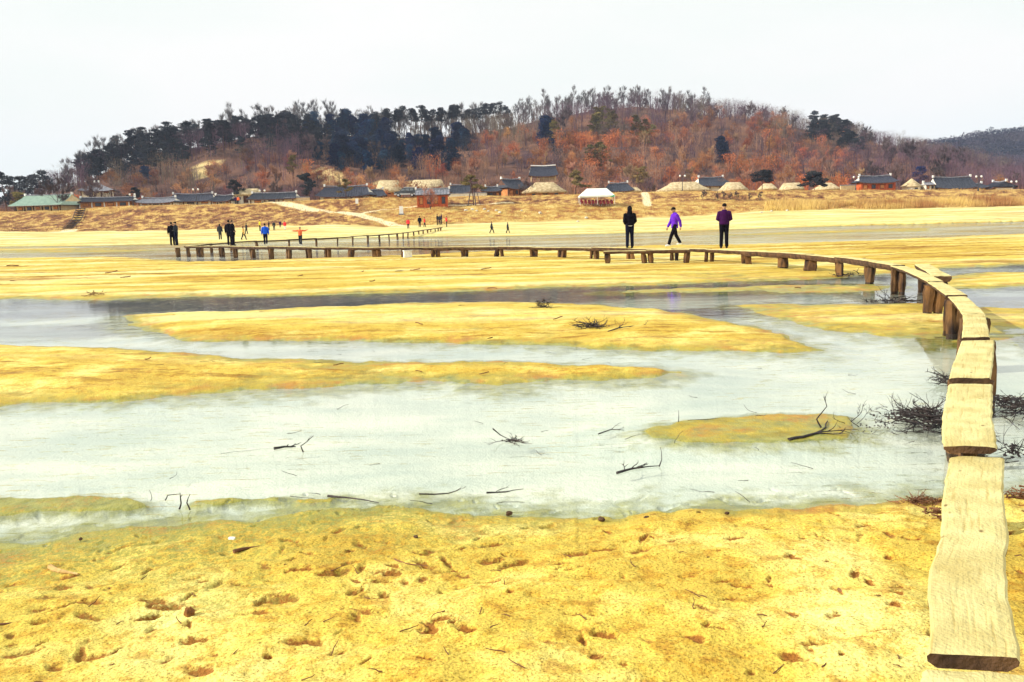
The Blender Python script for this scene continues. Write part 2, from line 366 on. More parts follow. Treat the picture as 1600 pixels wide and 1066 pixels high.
bn = fbm(GX * .25, GY * .25, 3, 61) * 2
grass = sst(DT - 1.5, DT + .8, GY + bn) * (GY > 100)
palem = sst(82, 92, GY + bn * 2) * sst(-.05, .08, GZ)
# far-bank footpath running down to the sand, drawn on the ground by its own line
def line_d(X, Y, pts):
    best = np.full(X.shape, 1e9)
    for (ax, ay), (bx, by) in zip(pts, pts[1:]):
        dx, dy = bx - ax, by - ay; L = dx * dx + dy * dy + 1e-9; t = np.clip(((X - ax) * dx + (Y - ay) * dy) / L, 0, 1)
        best = np.minimum(best, np.hypot(X - ax - t * dx, Y - ay - t * dy))
    return best
def bx_(px, Y): return (float(at_y(px, hor(px), Y).x), Y)
PATHS = [([bx_(330, 171), bx_(400, 169.5), bx_(450, 166), bx_(520, 160), bx_(570, 156), bx_(620, 150.5), bx_(650, 146)], .9),
         ([bx_(560, 157), bx_(600, 161), bx_(650, 161.2), bx_(720, 161.5), bx_(800, 162)], .35),
         ([bx_(90, 146), bx_(106, 150), bx_(112, 152)], 1.3), ([bx_(1006, 169), bx_(1010, 162), bx_(1012, 158)], .7)]
pm = np.zeros_like(GZ); sel = (GY > 140) & (GY < 180)
for pts, wd in PATHS: pm[sel] = np.maximum(pm[sel], 1 - sst(wd * .8, wd * 1.3, line_d(GX[sel], GY[sel], pts) + bn[sel] * .1))
lightg = np.clip(sst(540, 640, ppx + bn * 20) * (1 - sst(DR - 1, DR + 1.5, GY + bn) * sst(560, 700, ppx)) + .0, 0, 1)
lightg = np.maximum(lightg, sst(DC - 3, DC - 1, GY + bn))
cover = np.stack([palem, grass, pm, lightg], -1).reshape(-1, 4).astype(np.float32)
ca = gme.attributes.new('cover', 'FLOAT_COLOR', 'POINT'); ca.data.foreach_set('color', cover.ravel())
dn = gme.attributes.new('dent', 'FLOAT', 'POINT'); dn.data.foreach_set('value', dentv.astype(np.float32))
tag(linkmesh('ground', gme), kind='structure')

# ------------------------------------------------------------------ water
def water_material():
    m = bpy.data.materials.new('shallow_river_water'); m.use_nodes = True; t = m.node_tree; t.nodes.clear(); L = t.links.new
    out = N(t, 'ShaderNodeOutputMaterial'); geo = N(t, 'ShaderNodeNewGeometry')
    sp = N(t, 'ShaderNodeSeparateXYZ'); L(geo.outputs['Position'], sp.inputs[0])
    mp = N(t, 'ShaderNodeMapping'); mp.inputs['Scale'].default_value = (.45, 1, 1); L(geo.outputs['Position'], mp.inputs[0])
    n1 = N(t, 'ShaderNodeTexNoise'); n1.inputs['Scale'].default_value = 3.2; n1.inputs['Detail'].default_value = 5; L(mp.outputs[0], n1.inputs[0])
    n0 = N(t, 'ShaderNodeTexNoise'); n0.inputs['Scale'].default_value = .16; n0.inputs['Detail'].default_value = 3; L(mp.outputs[0], n0.inputs[0])
    mr = N(t, 'ShaderNodeMapRange'); mr.inputs[1].default_value = .42; mr.inputs[2].default_value = .62; mr.inputs[3].default_value = .045; mr.inputs[4].default_value = .5; L(n0.outputs[0], mr.inputs[0])
    my = N(t, 'ShaderNodeMapRange'); my.inputs[1].default_value = 30; my.inputs[2].default_value = 60; my.inputs[3].default_value = 1; my.inputs[4].default_value = 2.2; L(sp.outputs[1], my.inputs[0])
    mq = N(t, 'ShaderNodeMath', operation='MULTIPLY'); L(mr.outputs[0], mq.inputs[0]); L(my.outputs[0], mq.inputs[1])
    b = N(t, 'ShaderNodeBump'); md = N(t, 'ShaderNodeMapRange'); md.inputs[1].default_value = 32; md.inputs[2].default_value = 60; md.inputs[3].default_value = .02; md.inputs[4].default_value = .10; L(sp.outputs[1], md.inputs[0]); L(md.outputs[0], b.inputs['Distance']); L(mq.outputs[0], b.inputs['Strength']); L(n1.outputs[0], b.inputs['Height'])
    mp2 = N(t, 'ShaderNodeMapping'); mp2.inputs['Scale'].default_value = (.7, 3.2, 1); mp2.inputs['Rotation'].default_value = (0, 0, .12); L(geo.outputs['Position'], mp2.inputs[0])
    n3 = N(t, 'ShaderNodeTexNoise'); n3.inputs['Scale'].default_value = 5; n3.inputs['Detail'].default_value = 2; L(mp2.outputs[0], n3.inputs[0])
    m3 = N(t, 'ShaderNodeMapRange', interpolation_type='SMOOTHSTEP'); m3.inputs[1].default_value = .60; m3.inputs[2].default_value = .70; L(n3.outputs[0], m3.inputs[0])
    n4 = N(t, 'ShaderNodeTexNoise'); n4.inputs['Scale'].default_value = .35; n4.inputs['Detail'].default_value = 2; L(geo.outputs['Position'], n4.inputs[0])
    m4 = N(t, 'ShaderNodeMapRange'); m4.inputs[1].default_value = .45; m4.inputs[2].default_value = .6; m4.inputs[4].default_value = .8; L(n4.outputs[0], m4.inputs[0])
    b0 = b; b = N(t, 'ShaderNodeBump'); b.inputs['Distance'].default_value = .02; L(m4.outputs[0], b.inputs['Strength']); L(m3.outputs[0], b.inputs['Height']); L(b0.outputs[0], b.inputs['Normal'])
    gl = N(t, 'ShaderNodeBsdfGlossy'); gl.inputs['Roughness'].default_value = .04; L(b.outputs[0], gl.inputs['Normal'])
    tr = N(t, 'ShaderNodeBsdfTransparent'); tr.inputs[0].default_value = (.97, .99, .965, 1)
    lw = N(t, 'ShaderNodeLayerWeight'); lw.inputs[0].default_value = .5; L(b.outputs[0], lw.inputs['Normal'])
    pwr = N(t, 'ShaderNodeMath', operation='POWER'); pwr.inputs[1].default_value = 5; L(lw.outputs['Facing'], pwr.inputs[0])
    fr = N(t, 'ShaderNodeMath', operation='MULTIPLY_ADD'); fr.inputs[1].default_value = .97; fr.inputs[2].default_value = .03; L(pwr.outputs[0], fr.inputs[0])
    mx = N(t, 'ShaderNodeMixShader'); L(fr.outputs[0], mx.inputs[0]); L(tr.outputs[0], mx.inputs[1]); L(gl.outputs[0], mx.inputs[2])
    L(mx.outputs[0], out.inputs[0]); return m
s = MB(); s.add([(-260, -45, 0), (260, -45, 0), (260, 118, 0), (-260, 118, 0)], [(0, 1, 2, 3)])
tag(s.build('river_water', water_material()), kind='structure')

# ================================================================== FOOTBRIDGE
M_plank = mat('weathered_plank_top', (.50, .40, .14), (.68, .60, .27), 3.5, .8, .5, 60, stretch=(1, 1, 1), pos=(.3, .6))
def plank_material():
    m = M_plank; t = m.node_tree; P = t.nodes['Principled BSDF']; L = t.links.new
    at = N(t, 'ShaderNodeAttribute', attribute_name='grain'); mp = N(t, 'ShaderNodeMapping'); mp.inputs['Scale'].default_value = (1.2, 24, 1); L(at.outputs['Vector'], mp.inputs[0])
    n = N(t, 'ShaderNodeTexNoise'); n.inputs['Scale'].default_value = 2.2; n.inputs['Detail'].default_value = 6; L(mp.outputs[0], n.inputs[0])
    r = N(t, 'ShaderNodeValToRGB'); e = r.color_ramp.elements; e[0].position = .30; e[0].color = (.66, .55, .36, 1); e[1].position = .42; e[1].color = (1, 1, 1, 1)
    L(n.outputs[0], r.inputs[0]); old = P.inputs['Base Color'].links[0].from_socket
    # small dark knots and checks
    mp2 = N(t, 'ShaderNodeMapping'); mp2.inputs['Scale'].default_value = (5, 9, 1); L(at.outputs['Vector'], mp2.inputs[0])
    v = N(t, 'ShaderNodeTexVoronoi'); v.inputs['Scale'].default_value = .8; L(mp2.outputs[0], v.inputs[0])
    r2 = N(t, 'ShaderNodeValToRGB'); e = r2.color_ramp.elements; e[0].position = .04; e[0].color = (.2, .12, .06, 1); e[1].position = .10; e[1].color = (1, 1, 1, 1); L(v.outputs['Distance'], r2.inputs[0])
    a = N(t, 'ShaderNodeMix', data_type='RGBA', blend_type='MULTIPLY'); a.inputs[0].default_value = .7; L(old, a.inputs[6]); L(r.outputs[0], a.inputs[7])
    b = N(t, 'ShaderNodeMix', data_type='RGBA', blend_type='MULTIPLY'); b.inputs[0].default_value = .8; L(a.outputs[2], b.inputs[6]); L(r2.outputs[0], b.inputs[7])
    L(b.outputs[2], P.inputs['Base Color'])
    bp = N(t, 'ShaderNodeBump'); bp.inputs['Strength'].default_value = .6; bp.inputs['Distance'].default_value = .008; L(n.outputs[0], bp.inputs['Height'])
    L(P.inputs['Normal'].links[0].from_socket, bp.inputs['Normal']); L(bp.outputs[0], P.inputs['Normal'])
plank_material()
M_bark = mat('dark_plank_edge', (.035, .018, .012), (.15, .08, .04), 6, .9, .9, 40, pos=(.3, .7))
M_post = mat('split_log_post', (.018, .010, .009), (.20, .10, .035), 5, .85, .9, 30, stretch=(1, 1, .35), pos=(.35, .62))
M_postw = mat('wet_post_foot', (.02, .012, .01), (.07, .04, .02), 5, .4, .6, 30)

def plank_mesh(Lp, Rp, z0, z1, thick, name, seed, bow=.25, log=False):
    """Lp, Rp: left and right outlines (world xy) from the near end to the far end; the plank top slopes from z0 to z1."""
    rg = random.Random(seed); n = len(Lp); mb = MB(); tot = sum((Vector(Lp[i + 1][:2]) - Vector(Lp[i][:2])).length for i in range(n - 1)); acc = 0
    rings = []; gr = []
    for i in range(n):
        if i: acc += (Vector(Lp[i][:2]) - Vector(Lp[i - 1][:2])).length
        t = acc / tot; z = z0 + (z1 - z0) * t; l = Vector((*Lp[i][:2], 0)); q = Vector((*Rp[i][:2], 0)); d = q - l
        j = rg.uniform(-.006, .006); zz = lambda: z + rg.uniform(-.004, .004)
        a = [l + Vector((0, 0, zz() - .010)), l + d * .04 + Vector((0, 0, zz()))]
        a += [l + d * u + Vector((0, 0, zz() + .003)) for u in (.2, .4, .6, .8)]
        a += [l + d * .96 + Vector((0, 0, zz())), q + Vector((0, 0, zz() - .010))]
        tb = thick * rg.uniform(.88, 1.1)
        a += [q + d * -.01 + Vector((0, 0, z - tb * .55)), q - d * .12 + Vector((0, 0, z - tb)), l + d * .5 + Vector((0, 0, z - tb * (1.12 if log else 1))), l + d * .12 + Vector((0, 0, z - tb)), l + d * .01 + Vector((0, 0, z - tb * .55))]
        rings.append(a); gr.append(acc)
    K = len(rings[0]); vs = [p for r in rings for p in r]; fs = []; mi = []
    for i in range(n - 1):
        for j in range(K):
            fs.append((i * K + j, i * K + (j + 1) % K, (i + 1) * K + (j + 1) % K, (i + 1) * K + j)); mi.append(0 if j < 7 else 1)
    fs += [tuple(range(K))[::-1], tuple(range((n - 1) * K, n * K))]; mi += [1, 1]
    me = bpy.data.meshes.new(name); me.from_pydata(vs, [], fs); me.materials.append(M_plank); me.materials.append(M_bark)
    me.polygons.foreach_set('material_index', mi)
    at = me.attributes.new('grain', 'FLOAT_VECTOR', 'POINT'); us = [0, .04, .2, .4, .6, .8, .96, 1, 1, .88, .5, .12, 0]
    at.data.foreach_set('vector', [c for i in range(n) for j in range(K) for c in (gr[i] + seed * 3.7, us[j] * .3, seed * 1.0)])
    bm = bmesh.new(); bm.from_mesh(me); bmesh.ops.recalc_face_normals(bm, faces=bm.faces); bm.to_mesh(me); bm.free(); me.update()
    return me
def resample(pts, n):
    P = [Vector(p) for p in pts]; Ls = [0]
    for a, b in zip(P, P[1:]): Ls.append(Ls[-1] + (b - a).length)
    out = []
    for k in range(n):
        s = Ls[-1] * k / (n - 1); i = 0
        while i < len(P) - 2 and s > Ls[i + 1]: i += 1
        out.append(P[i].lerp(P[i + 1], (s - Ls[i]) / max(1e-9, Ls[i + 1] - Ls[i])))
    return out
bridge = empty('footbridge', (*at_z(1500, 600, 0)[:2], 0), 0, 'long low log footbridge of pale narrow planks on stub posts, curving over the shallow river', 'footbridge')
binv = Matrix.Translation(bridge.location).inverted()
def part(me, name, parent=bridge, label=None):
    me.transform(binv); o = linkmesh(name, me, parent)
    if label: o['label'] = label
    return o
near_planks = [  # left outline, right outline (photo pixels, near to far), z at near end, z at far end, thickness
    ([(1400, 1300), (1432, 1120), (1441, 1046)], [(1680, 1300), (1632, 1120), (1612, 1056)], .585, .585, .05),
    ([(1448, 1026), (1453, 1006), (1453, 975), (1451, 940), (1448, 912), (1452, 890), (1461, 866), (1469, 840), (1472, 815), (1472, 780), (1477, 745), (1484, 712)],
     [(1594, 1034), (1592, 1010), (1585, 975), (1577, 940), (1574, 918), (1577, 905), (1570, 890), (1572, 868), (1578, 838), (1572, 800), (1568, 760), (1570, 712)], .64, .62, .055),
    ([(1474, 700), (1471, 680), (1472, 655), (1476, 630), (1482, 598)], [(1558, 703), (1556, 680), (1551, 655), (1551, 630), (1551, 598)], .685, .66, .04),
    ([(1483, 592), (1487, 575), (1494, 555), (1502, 532)], [(1548, 592), (1551, 575), (1553, 555), (1554, 531)], .69, .68, .055),
    ([(1503, 528), (1504, 515), (1505, 503), (1504, 490)], [(1547, 528), (1545, 515), (1542, 502), (1540, 490)], .70, .69, .06),
    ([(1504, 492), (1496, 480), (1489, 471), (1481, 463)], [(1540, 491), (1530, 480), (1521, 472), (1511, 463)], .69, .68, .07),
    ([(1478, 462), (1468, 454), (1459, 447), (1449, 440)], [(1512, 462), (1500, 454), (1487, 447), (1474, 440)], .69, .67, .08),
    ([(1449, 440), (1432, 431), (1412, 422), (1391, 415)], [(1475, 440), (1455, 430), (1438, 423), (1418, 416)], .67, .66, .08)]
joints = []
for k, (l, q, z0, z1, th) in enumerate(near_planks):
    n = 28 if k < 3 else 14
    L_ = [at_z(x, y, (z0 + z1) / 2) for x, y in l]; Q_ = [at_z(x, y, (z0 + z1) / 2) for x, y in q]
    L_ = resample(L_, n); Q_ = resample(Q_, n); rg = random.Random(k)
    if k < 5:
        for i in range(1, n - 1): L_[i].x += rg.uniform(-.004, .004); Q_[i].x += rg.uniform(-.004, .004)
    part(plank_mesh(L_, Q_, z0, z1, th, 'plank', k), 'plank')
    joints.append(((L_[-1] + Q_[-1]) / 2, (Q_[-1] - L_[-1]).normalized(), (z0 + z1) / 2 - th))
    if k: joints.append(((L_[0] + Q_[0]) / 2 + ((L_[1] - L_[0]).normalized()) * .2, (Q_[0] - L_[0]).normalized(), (z0 + z1) / 2 - th))
def post(c, ztop, rad, seed, parent=bridge):
    rg = random.Random(seed); zb = gh(c[0], c[1]) - .12; zb = max(zb, -.35); mb = MB(); n = 7; rings = []
    lean = (rg.uniform(-.03, .03), rg.uniform(-.03, .03)); prof = [rg.uniform(.6, 1.25) for _ in range(n)]; lean = (rg.uniform(-.07, .07), rg.uniform(-.06, .06))
    for t in (0, .12, .25, .5, .75, .93, 1):
        z = zb + (ztop - zb) * t; rr_ = rad * (1.0 if t > .4 else .82 + .4 * t) * rg.uniform(.86, 1.12)
        rings.append([(c[0] + lean[0] * (1 - t) + math.cos(2 * math.pi * j / n) * rr_ * prof[j], c[1] + lean[1] * (1 - t) + math.sin(2 * math.pi * j / n) * rr_ * prof[j], z) for j in range(n)])
    mb.loft(rings); zw = max(0.0, gh(c[0], c[1])) + .04
    for i, f in enumerate(mb.f):
        if max(mb.v[v][2] for v in f) < zw + .03: mb.m[i] = 1
    return part(mb.mesh('post', [M_post, M_postw], False), 'post', parent)
def smooth_path(pts, step=.5):
    out = []; P = [Vector(p) for p in pts]
    for i in range(len(P) - 1):
        p0, p1, p2, p3 = P[max(i - 1, 0)], P[i], P[i + 1], P[min(i + 2, len(P) - 1)]; n = max(2, int((p2 - p1).length / step))
        for k in range(n):
            t = k / n; out.append(.5 * ((2 * p1) + (-p0 + p2) * t + (2 * p0 - 5 * p1 + 4 * p2 - p3) * t * t + (-p0 + 3 * p1 - 3 * p2 + p3) * t ** 3))
    return out + [P[-1]]
main_px = [(1404, 415.5), (1345, 405.5), (1295, 400), (1250, 396.5), (1200, 393.2), (1140, 390.7), (1085, 389), (1030, 388.3), (940, 387), (850, 386), (780, 385.5), (700, 386), (600, 386.8), (500, 386.2), (400, 385), (340, 384.3), (291, 384.6)]
far_px = [(291, 384.4), (320, 381.2), (350, 379), (400, 376.3), (450, 374.2), (520, 371), (600, 366), (650, 361.5)]
DZ = .61
def run(path, width, span, th, seed, nsub, zfun=lambda p: DZ, single=False):
    rg = random.Random(seed); Ls = [0]
    for a, b in zip(path, path[1:]): Ls.append(Ls[-1] + (b - a).length)
    def at(s):
        s = min(max(s, 0), Ls[-1]); i = 0
        while i < len(path) - 2 and s > Ls[i + 1]: i += 1
        return path[i].lerp(path[i + 1], (s - Ls[i]) / max(1e-9, Ls[i + 1] - Ls[i])), (path[i + 1] - path[i]).normalized()
    s = 0; k = 0
    while s < Ls[-1] - .3:
        e = min(s + span * rg.uniform(.85, 1.15), Ls[-1]); pl, pr = [], []; z = zfun(at((s + e) / 2)[0]) + rg.uniform(-.02, .02)
        for i in range(nsub):
            c, d = at(s + (e - s) * i / (nsub - 1)); nrm = Vector((-d.y, d.x, 0)); wv = width * rg.uniform(.44, .54)
            pl.append(c + nrm * wv); pr.append(c - nrm * wv)
        part(plank_mesh(pl, pr, z, z + rg.uniform(-.015, .015), th * rg.uniform(.85, 1.25), 'plank', seed * 50 + k, log=True), 'plank')
        for q in ([.12, -.12] if not single else [.12]):
            c, d = at(s + (q if q > 0 else (e - s) + q)); post((c.x + rg.uniform(-.03, .03), c.y), z - th * .9, (.13 if not single else .10) * rg.uniform(.75, 1.15), seed * 100 + k * 2 + (q > 0))
        s = e; k += 1
run(smooth_path([at_z(x, y, DZ) for x, y in main_px]), .36, 2.0, .15, 2, 7)
run(smooth_path([at_z(x, y, DZ) for x, y in far_px] + [at_y(690, 355.5, 118)], 1.0), .36, 2.7, .10, 3, 4, lambda p: DZ if p.y < 92 else DZ + (p.y - 92) * .008, True)
# passing places: a second plank laid beside the walkway
run([at_z(944, 391.8, DZ), at_z(1010, 391.2, DZ), at_z(1078, 390.6, DZ)], .34, 1.9, .12, 4, 6)
run([at_z(1441, 413.5, .64), at_z(1473, 433.5, .64)], .34, 9, .13, 5, 8, lambda p: .64)
for k, (c, d, zt) in enumerate(joints[1:]):
    if c.y < 3.2: continue
    for s_ in ((-.09, .1) if k > 3 else (0.0,)):
        post((c.x + d.x * s_, c.y + d.y * s_), zt, .088 if k > 3 else .055, 900 + k * 3 + int(s_ > 0))
# stub platform at the bend
post(tuple(at_z(277, 385, .6))[:2], .5, .17, 77)

# ================================================================== PEOPLE
def cl(name, c, v=1.3, rough=.85): return mat(name, c, tuple(min(1, x * v) for x in c), 8, rough, .3, 60, spec=.08)
M_skin = cl('skin', (.45, .27, .17), 1.1, .6); M_hair = cl('dark_hair', (.012, .009, .010)); M_black = cl('black_cloth', (.005, .004, .008)); M_navy = cl('navy_trousers', (.006, .007, .02))
M_purple = cl('purple_coat', (.11, .02, .42)); M_plum = cl('plum_jacket', (.035, .005, .05)); M_blue = cl('blue_jacket', (.015, .10, .62)); M_orange = cl('orange_shirt', (.85, .17, .06))
M_red = cl('red_jacket', (.75, .04, .05)); M_yellow = cl('yellow_jacket', (.80, .62, .05)); M_tan = cl('tan_coat', (.62, .38, .12)); M_char = cl('charcoal_coat', (.025, .028, .035)); M_white = cl('white_cloth', (.75, .75, .72)); M_shoe = cl('dark_shoe', (.02, .018, .02)); M_pink = cl('pink_cloth', (.7, .2, .25))
def voxel(mb, name, vox, mats, smooth=2):
    me = mb.mesh(name, mats[0]); o = bpy.data.objects.new('tmp', me); COL.objects.link(o)
    m = o.modifiers.new('r', 'REMESH'); m.mode = 'VOXEL'; m.voxel_size = vox; m.use_smooth_shade = True
    s = o.modifiers.new('s', 'SMOOTH'); s.iterations = smooth; s.factor = .5
    dg = bpy.context.evaluated_depsgraph_get(); out = bpy.data.meshes.new_from_object(o.evaluated_get(dg)); out.name = name
    bpy.data.objects.remove(o); bpy.data.meshes.remove(me); out.materials.clear()
    for q in mats: out.materials.append(q)
    return out
def ell(c, rx, ry, rz, n=12, m=8):
    return [[(c[0] + rx * math.cos(2 * math.pi * j / n) * math.sin(math.pi * (i + .5) / m), c[1] + ry * math.sin(2 * math.pi * j / n) * math.sin(math.pi * (i + .5) / m), c[2] - rz * math.cos(math.pi * (i + .5) / m)) for j in range(n)] for i in range(m)]
def oval(c, rx, ry, n=14): return [(c[0] + rx * math.cos(2 * math.pi * j / n), c[1] + ry * math.sin(2 * math.pi * j / n), c[2]) for j in range(n)]
def person(loc, face, height, top, legs, label, group=None, arms='down', stride=0.0, coat=.80, head='hair', bulk=1.0, vox=.014, bow=0.0, skirt=False, shoe=None, hem=None, lean=0.0):
    """A figure 1.70 m tall in its own space facing +Y, scaled to its height. Arms: down, pocket, out, front, swing."""
    root = empty('person', loc, face, label, 'person', group, height / 1.70)
    hip = .90 - abs(stride) * .10; B = MB(); J = MB(); T = MB(); sh = 1.40; dz = hip - .90
    def leg(sx, sw):
        h = Vector((sx * .085, 0, hip)); kn = h + Vector((sx * .01, sw * .26 + (.04 if sw else .01), -.40)); an = Vector((sx * .09, sw * .50, .09 + (0.05 if sw < 0 else 0)))
        if not sw: an = Vector((sx * .105, -.01, .09))
        return h, kn, an
    for sx, sw in ((-1, stride), (1, -stride)):
        h, kn, an = leg(sx, sw)
        B.tube([h + Vector((0, 0, .06)), h.lerp(kn, .5), kn, kn.lerp(an, .4), an], [.088, .072, .055, .055, .04], 10)
        T.tube([h + Vector((0, 0, .08)), h.lerp(kn, .5), kn, kn.lerp(an, .5), an + Vector((0, 0, -.02))], [.108 * bulk, .092, .076, .072, .068], 10)
        B.tube([an + Vector((0, -.05, -.045)), an + Vector((0, .05, -.05)), an + Vector((0, .16, -.065))], [.045, .045, .030], 8)
    def P(x, y, z): return (x, y + lean * max(0, z - hip), z + dz)
    tor = [(.86, .15, .10), (.95, .155, .105), (1.06, .13, .09), (1.2, .155, .10), (1.32, .18, .10), (1.40, .165, .085), (1.44, .09, .06)]
    B.loft([oval(P(0, 0, z), a, b) for z, a, b in tor]); B.tube([P(0, 0, 1.42), P(0, bow * .3 + .01, 1.52)], [.055, .052], 10)
    T.loft([oval(P(0, 0, z), a * 1.12 * bulk, b * 1.18 * bulk) for z, a, b in tor[:3]])
    hc = P(0, .015 + bow, 1.60 - bow * .25)
    B.loft(ell(hc, .075, .093, .112)); B.loft(ell((hc[0], hc[1] + .03, hc[2] - .055), .055, .062, .055))
    B.tube([(hc[0], hc[1] + .085, hc[2] + .015), (hc[0], hc[1] + .112, hc[2] - .022), (hc[0], hc[1] + .088, hc[2] - .03)], [.009, .014, .01], 6)
    for s_ in (-1, 1): B.loft(ell((hc[0] + s_ * .077, hc[1] - .005, hc[2] - .01), .012, .022, .032, 8, 6))
    jt = [(coat, .18, .14), (max(coat + .06, .95), .185, .14), (1.08, .18, .13), (1.2, .195, .135), (1.32, .21, .13), (1.39, .18, .11), (1.45, .095, .085), (1.49, .075, .078)]
    if skirt: jt[0] = (coat, .22, .17)
    jt = sorted(jt); J.loft([oval(P(0, 0, z), a * bulk, b * bulk) for z, a, b in jt])
    hands = []
    for sx in (-1, 1):
        s0 = Vector(P(sx * .185, 0, 1.375))
        if arms == 'pocket': el = Vector(P(sx * .235 * bulk, -.045, 1.10)); wr = Vector(P(sx * .165, .10, .99)); he = Vector(P(sx * .12, .135, .96))
        elif arms == 'front': el = Vector(P(sx * .235 * bulk, -.02, 1.12)); wr = Vector(P(sx * .12, .17, 1.06)); he = Vector(P(sx * .04, .20, 1.07))
        elif arms == 'out': el = Vector(P(sx * .44, -.01, 1.36)); wr = Vector(P(sx * .68, .02, 1.40 - .03 * sx)); he = wr + Vector((sx * .09, .01, 0))
        elif arms == 'swing':
            q = stride * (1 if sx > 0 else -1) * .45; el = Vector(P(sx * .235, q * .35 - .03, 1.11)); wr = Vector(P(sx * .24, q * .7 + .02, .87)); he = wr + Vector((0, .02, -.08))
        elif arms == 'raise' and sx > 0: el = Vector(P(.32, .14, 1.25)); wr = Vector(P(.22, .30, 1.42)); he = wr + Vector((-.02, .03, .08))
        else: el = Vector(P(sx * .25, -.02, 1.11)); wr = Vector(P(sx * .265, .05, .87)); he = wr + Vector((0, .02, -.08))
        B.tube([s0, el, wr], [.048, .038, .027], 8); J.tube([s0 + Vector((-sx * .05, 0, .01)), s0, s0.lerp(el, .5), el, el.lerp(wr, .6), wr], [.07, .08, .076, .068, .06, .05], 10)
        d = (he - wr).normalized(); pl = wr + d * .05
        B.tube([wr, wr + d * .03, wr + d * .085], [.026, .033, .030], 8, flat=.75)
        a = d.cross(Vector((0, 0, 1)) if abs(d.z) < .8 else Vector((1, 0, 0))).normalized(); b = d.cross(a); inw = Vector((-sx, 0, 0)) if abs(d.x) < .6 else Vector((0, 0, -1))
        side = Vector((0, 1, 0)) if abs(d.y) < .7 else Vector((1, 0, 0))
        for f_, (o_, l_) in enumerate(((.028, .068), (.009, .078), (-.010, .072), (-.028, .056))):
            st = wr + d * .08 + side * o_; B.tube([st, st + d * l_ * .55, st + d * l_ * .9 + inw * l_ * .35], [.0095, .009, .007], 6)
        st = wr + d * .03 + side * .03; B.tube([st, st + side * .03 + d * .03, st + side * .035 + d * .06 + inw * .012], [.011, .010, .008], 6)
    body = voxel(B, 'body', min(vox, .0075) if arms in ('swing',) and vox < .013 else vox, [M_skin, shoe or M_shoe]); 
    nf = len(body.polygons); cz = np.zeros(nf * 3); body.polygons.foreach_get('center', cz); cz = cz.reshape(-1, 3)
    body.polygons.foreach_set('material_index', (cz[:, 2] < .115).astype(np.int32)); linkmesh('body', body, root)
    linkmesh('jacket', voxel(J, 'jacket', vox, [top]), root); linkmesh('trousers', voxel(T, 'trousers', vox, [legs]), root)
    if hem:
        H = MB(); z = coat; H.loft([oval(P(0, 0, z - .035), .155 * bulk, .118 * bulk), oval(P(0, 0, z + .01), .166 * bulk, .128 * bulk)]); H.build('shirt_hem', hem, root, True)
    H = MB()
    if head == 'hood':
        H.loft(ell((hc[0], hc[1] - .02, hc[2] + .005), .105, .118, .135)); H.tube([P(0, -.02, 1.42), (hc[0], hc[1] - .03, hc[2] - .05)], [.12, .095], 12); linkmesh('hood', voxel(H, 'hood', .016, [top], 3), root)
    elif head == 'cap':
        H.loft(ell((hc[0], hc[1] - .005, hc[2] + .045), .087, .102, .088)); H.tube([(hc[0], hc[1] + .07, hc[2] + .045), (hc[0], hc[1] + .17, hc[2] + .03)], [.06, .045], 10, flat=.2); linkmesh('cap', voxel(H, 'cap', .012, [M_hair], 2), root)
    elif head == 'long':
        H.loft(ell((hc[0], hc[1] - .022, hc[2] + .03), .090, .10, .10)); H.loft(ell((hc[0], hc[1] - .05, hc[2] - .10), .085, .055, .15)); linkmesh('hair', voxel(H, 'hair', .014, [M_hair], 2), root)
    else:
        H.loft(ell((hc[0], hc[1] - .02, hc[2] + .03), .086, .094, .095)); linkmesh('hair', voxel(H, 'hair', .014, [M_hair], 2), root)
    return root
AWAY, TOWARD, LEFT, RIGHT = 0.0, math.pi, math.pi / 2, -math.pi / 2
def deck(px, fy, z=DZ): return at_z(px, fy, z)
def hgt(px, fy, hy, z, Y=None):
    p = at_z(px, fy, z) if Y is None else at_y(px, fy, Y); return (fy - hy) / F * p.y / math.cos(PITCH) * 1.0
def stand(px, fy, hy, face, top, legs, label, z=DZ + .004, **k):
    p = at_z(px, fy, z); return person(p, face, (fy - hy) / F * p.y, top, legs, label, **k)
stand(984, 387.5, 324, AWAY + .1, M_black, M_navy, 'person in a black hooded jacket with a white hem standing on the footbridge, hood up', head='hood', arms='pocket', hem=M_white, vox=.012, coat=.92)
stand(1054, 384.5, 323, LEFT + .25, M_purple, M_black, 'person in a bright purple coat walking left along the footbridge with head bowed', head='cap', arms='swing', stride=.62, bow=.05, vox=.012, coat=.82, shoe=M_white)
stand(1131, 388.2, 320, AWAY - .2, M_plum, M_black, 'person in a dark plum jacket and black cap, rightmost of those on the footbridge', head='cap', arms='front', bulk=1.08, vox=.012, coat=.92)
stand(415.5, 382.5, 349.5, AWAY + .2, M_blue, M_navy, 'person in a bright blue jacket walking along the footbridge', arms='down', stride=.3, coat=.88)
stand(470, 383.5, 355, TOWARD, M_orange, M_char, 'child in an orange shirt balancing on the footbridge with both arms stretched out', arms='out', stride=.2, coat=.92, shoe=M_white)
stand(359.5, 383.2, 345, AWAY, M_black, M_black, 'person in a long black coat on the footbridge, left one of a close pair', arms='down', coat=.62, bulk=1.1)
stand(365, 383.8, 345.3, RIGHT, M_black, M_black, 'person in black on the footbridge, right one of a close pair', arms='pocket', coat=.7, bulk=1.15)
stand(270, 383.5, 348, AWAY + .3, M_black, M_black, 'person in a long dark coat at the left bend of the footbridge, outer of two', arms='down', coat=.6)
stand(276.5, 383.5, 347.5, LEFT, M_char, M_navy, 'person in a dark jacket leaning on a companion at the left bend of the footbridge', arms='front', coat=.85, head='cap')
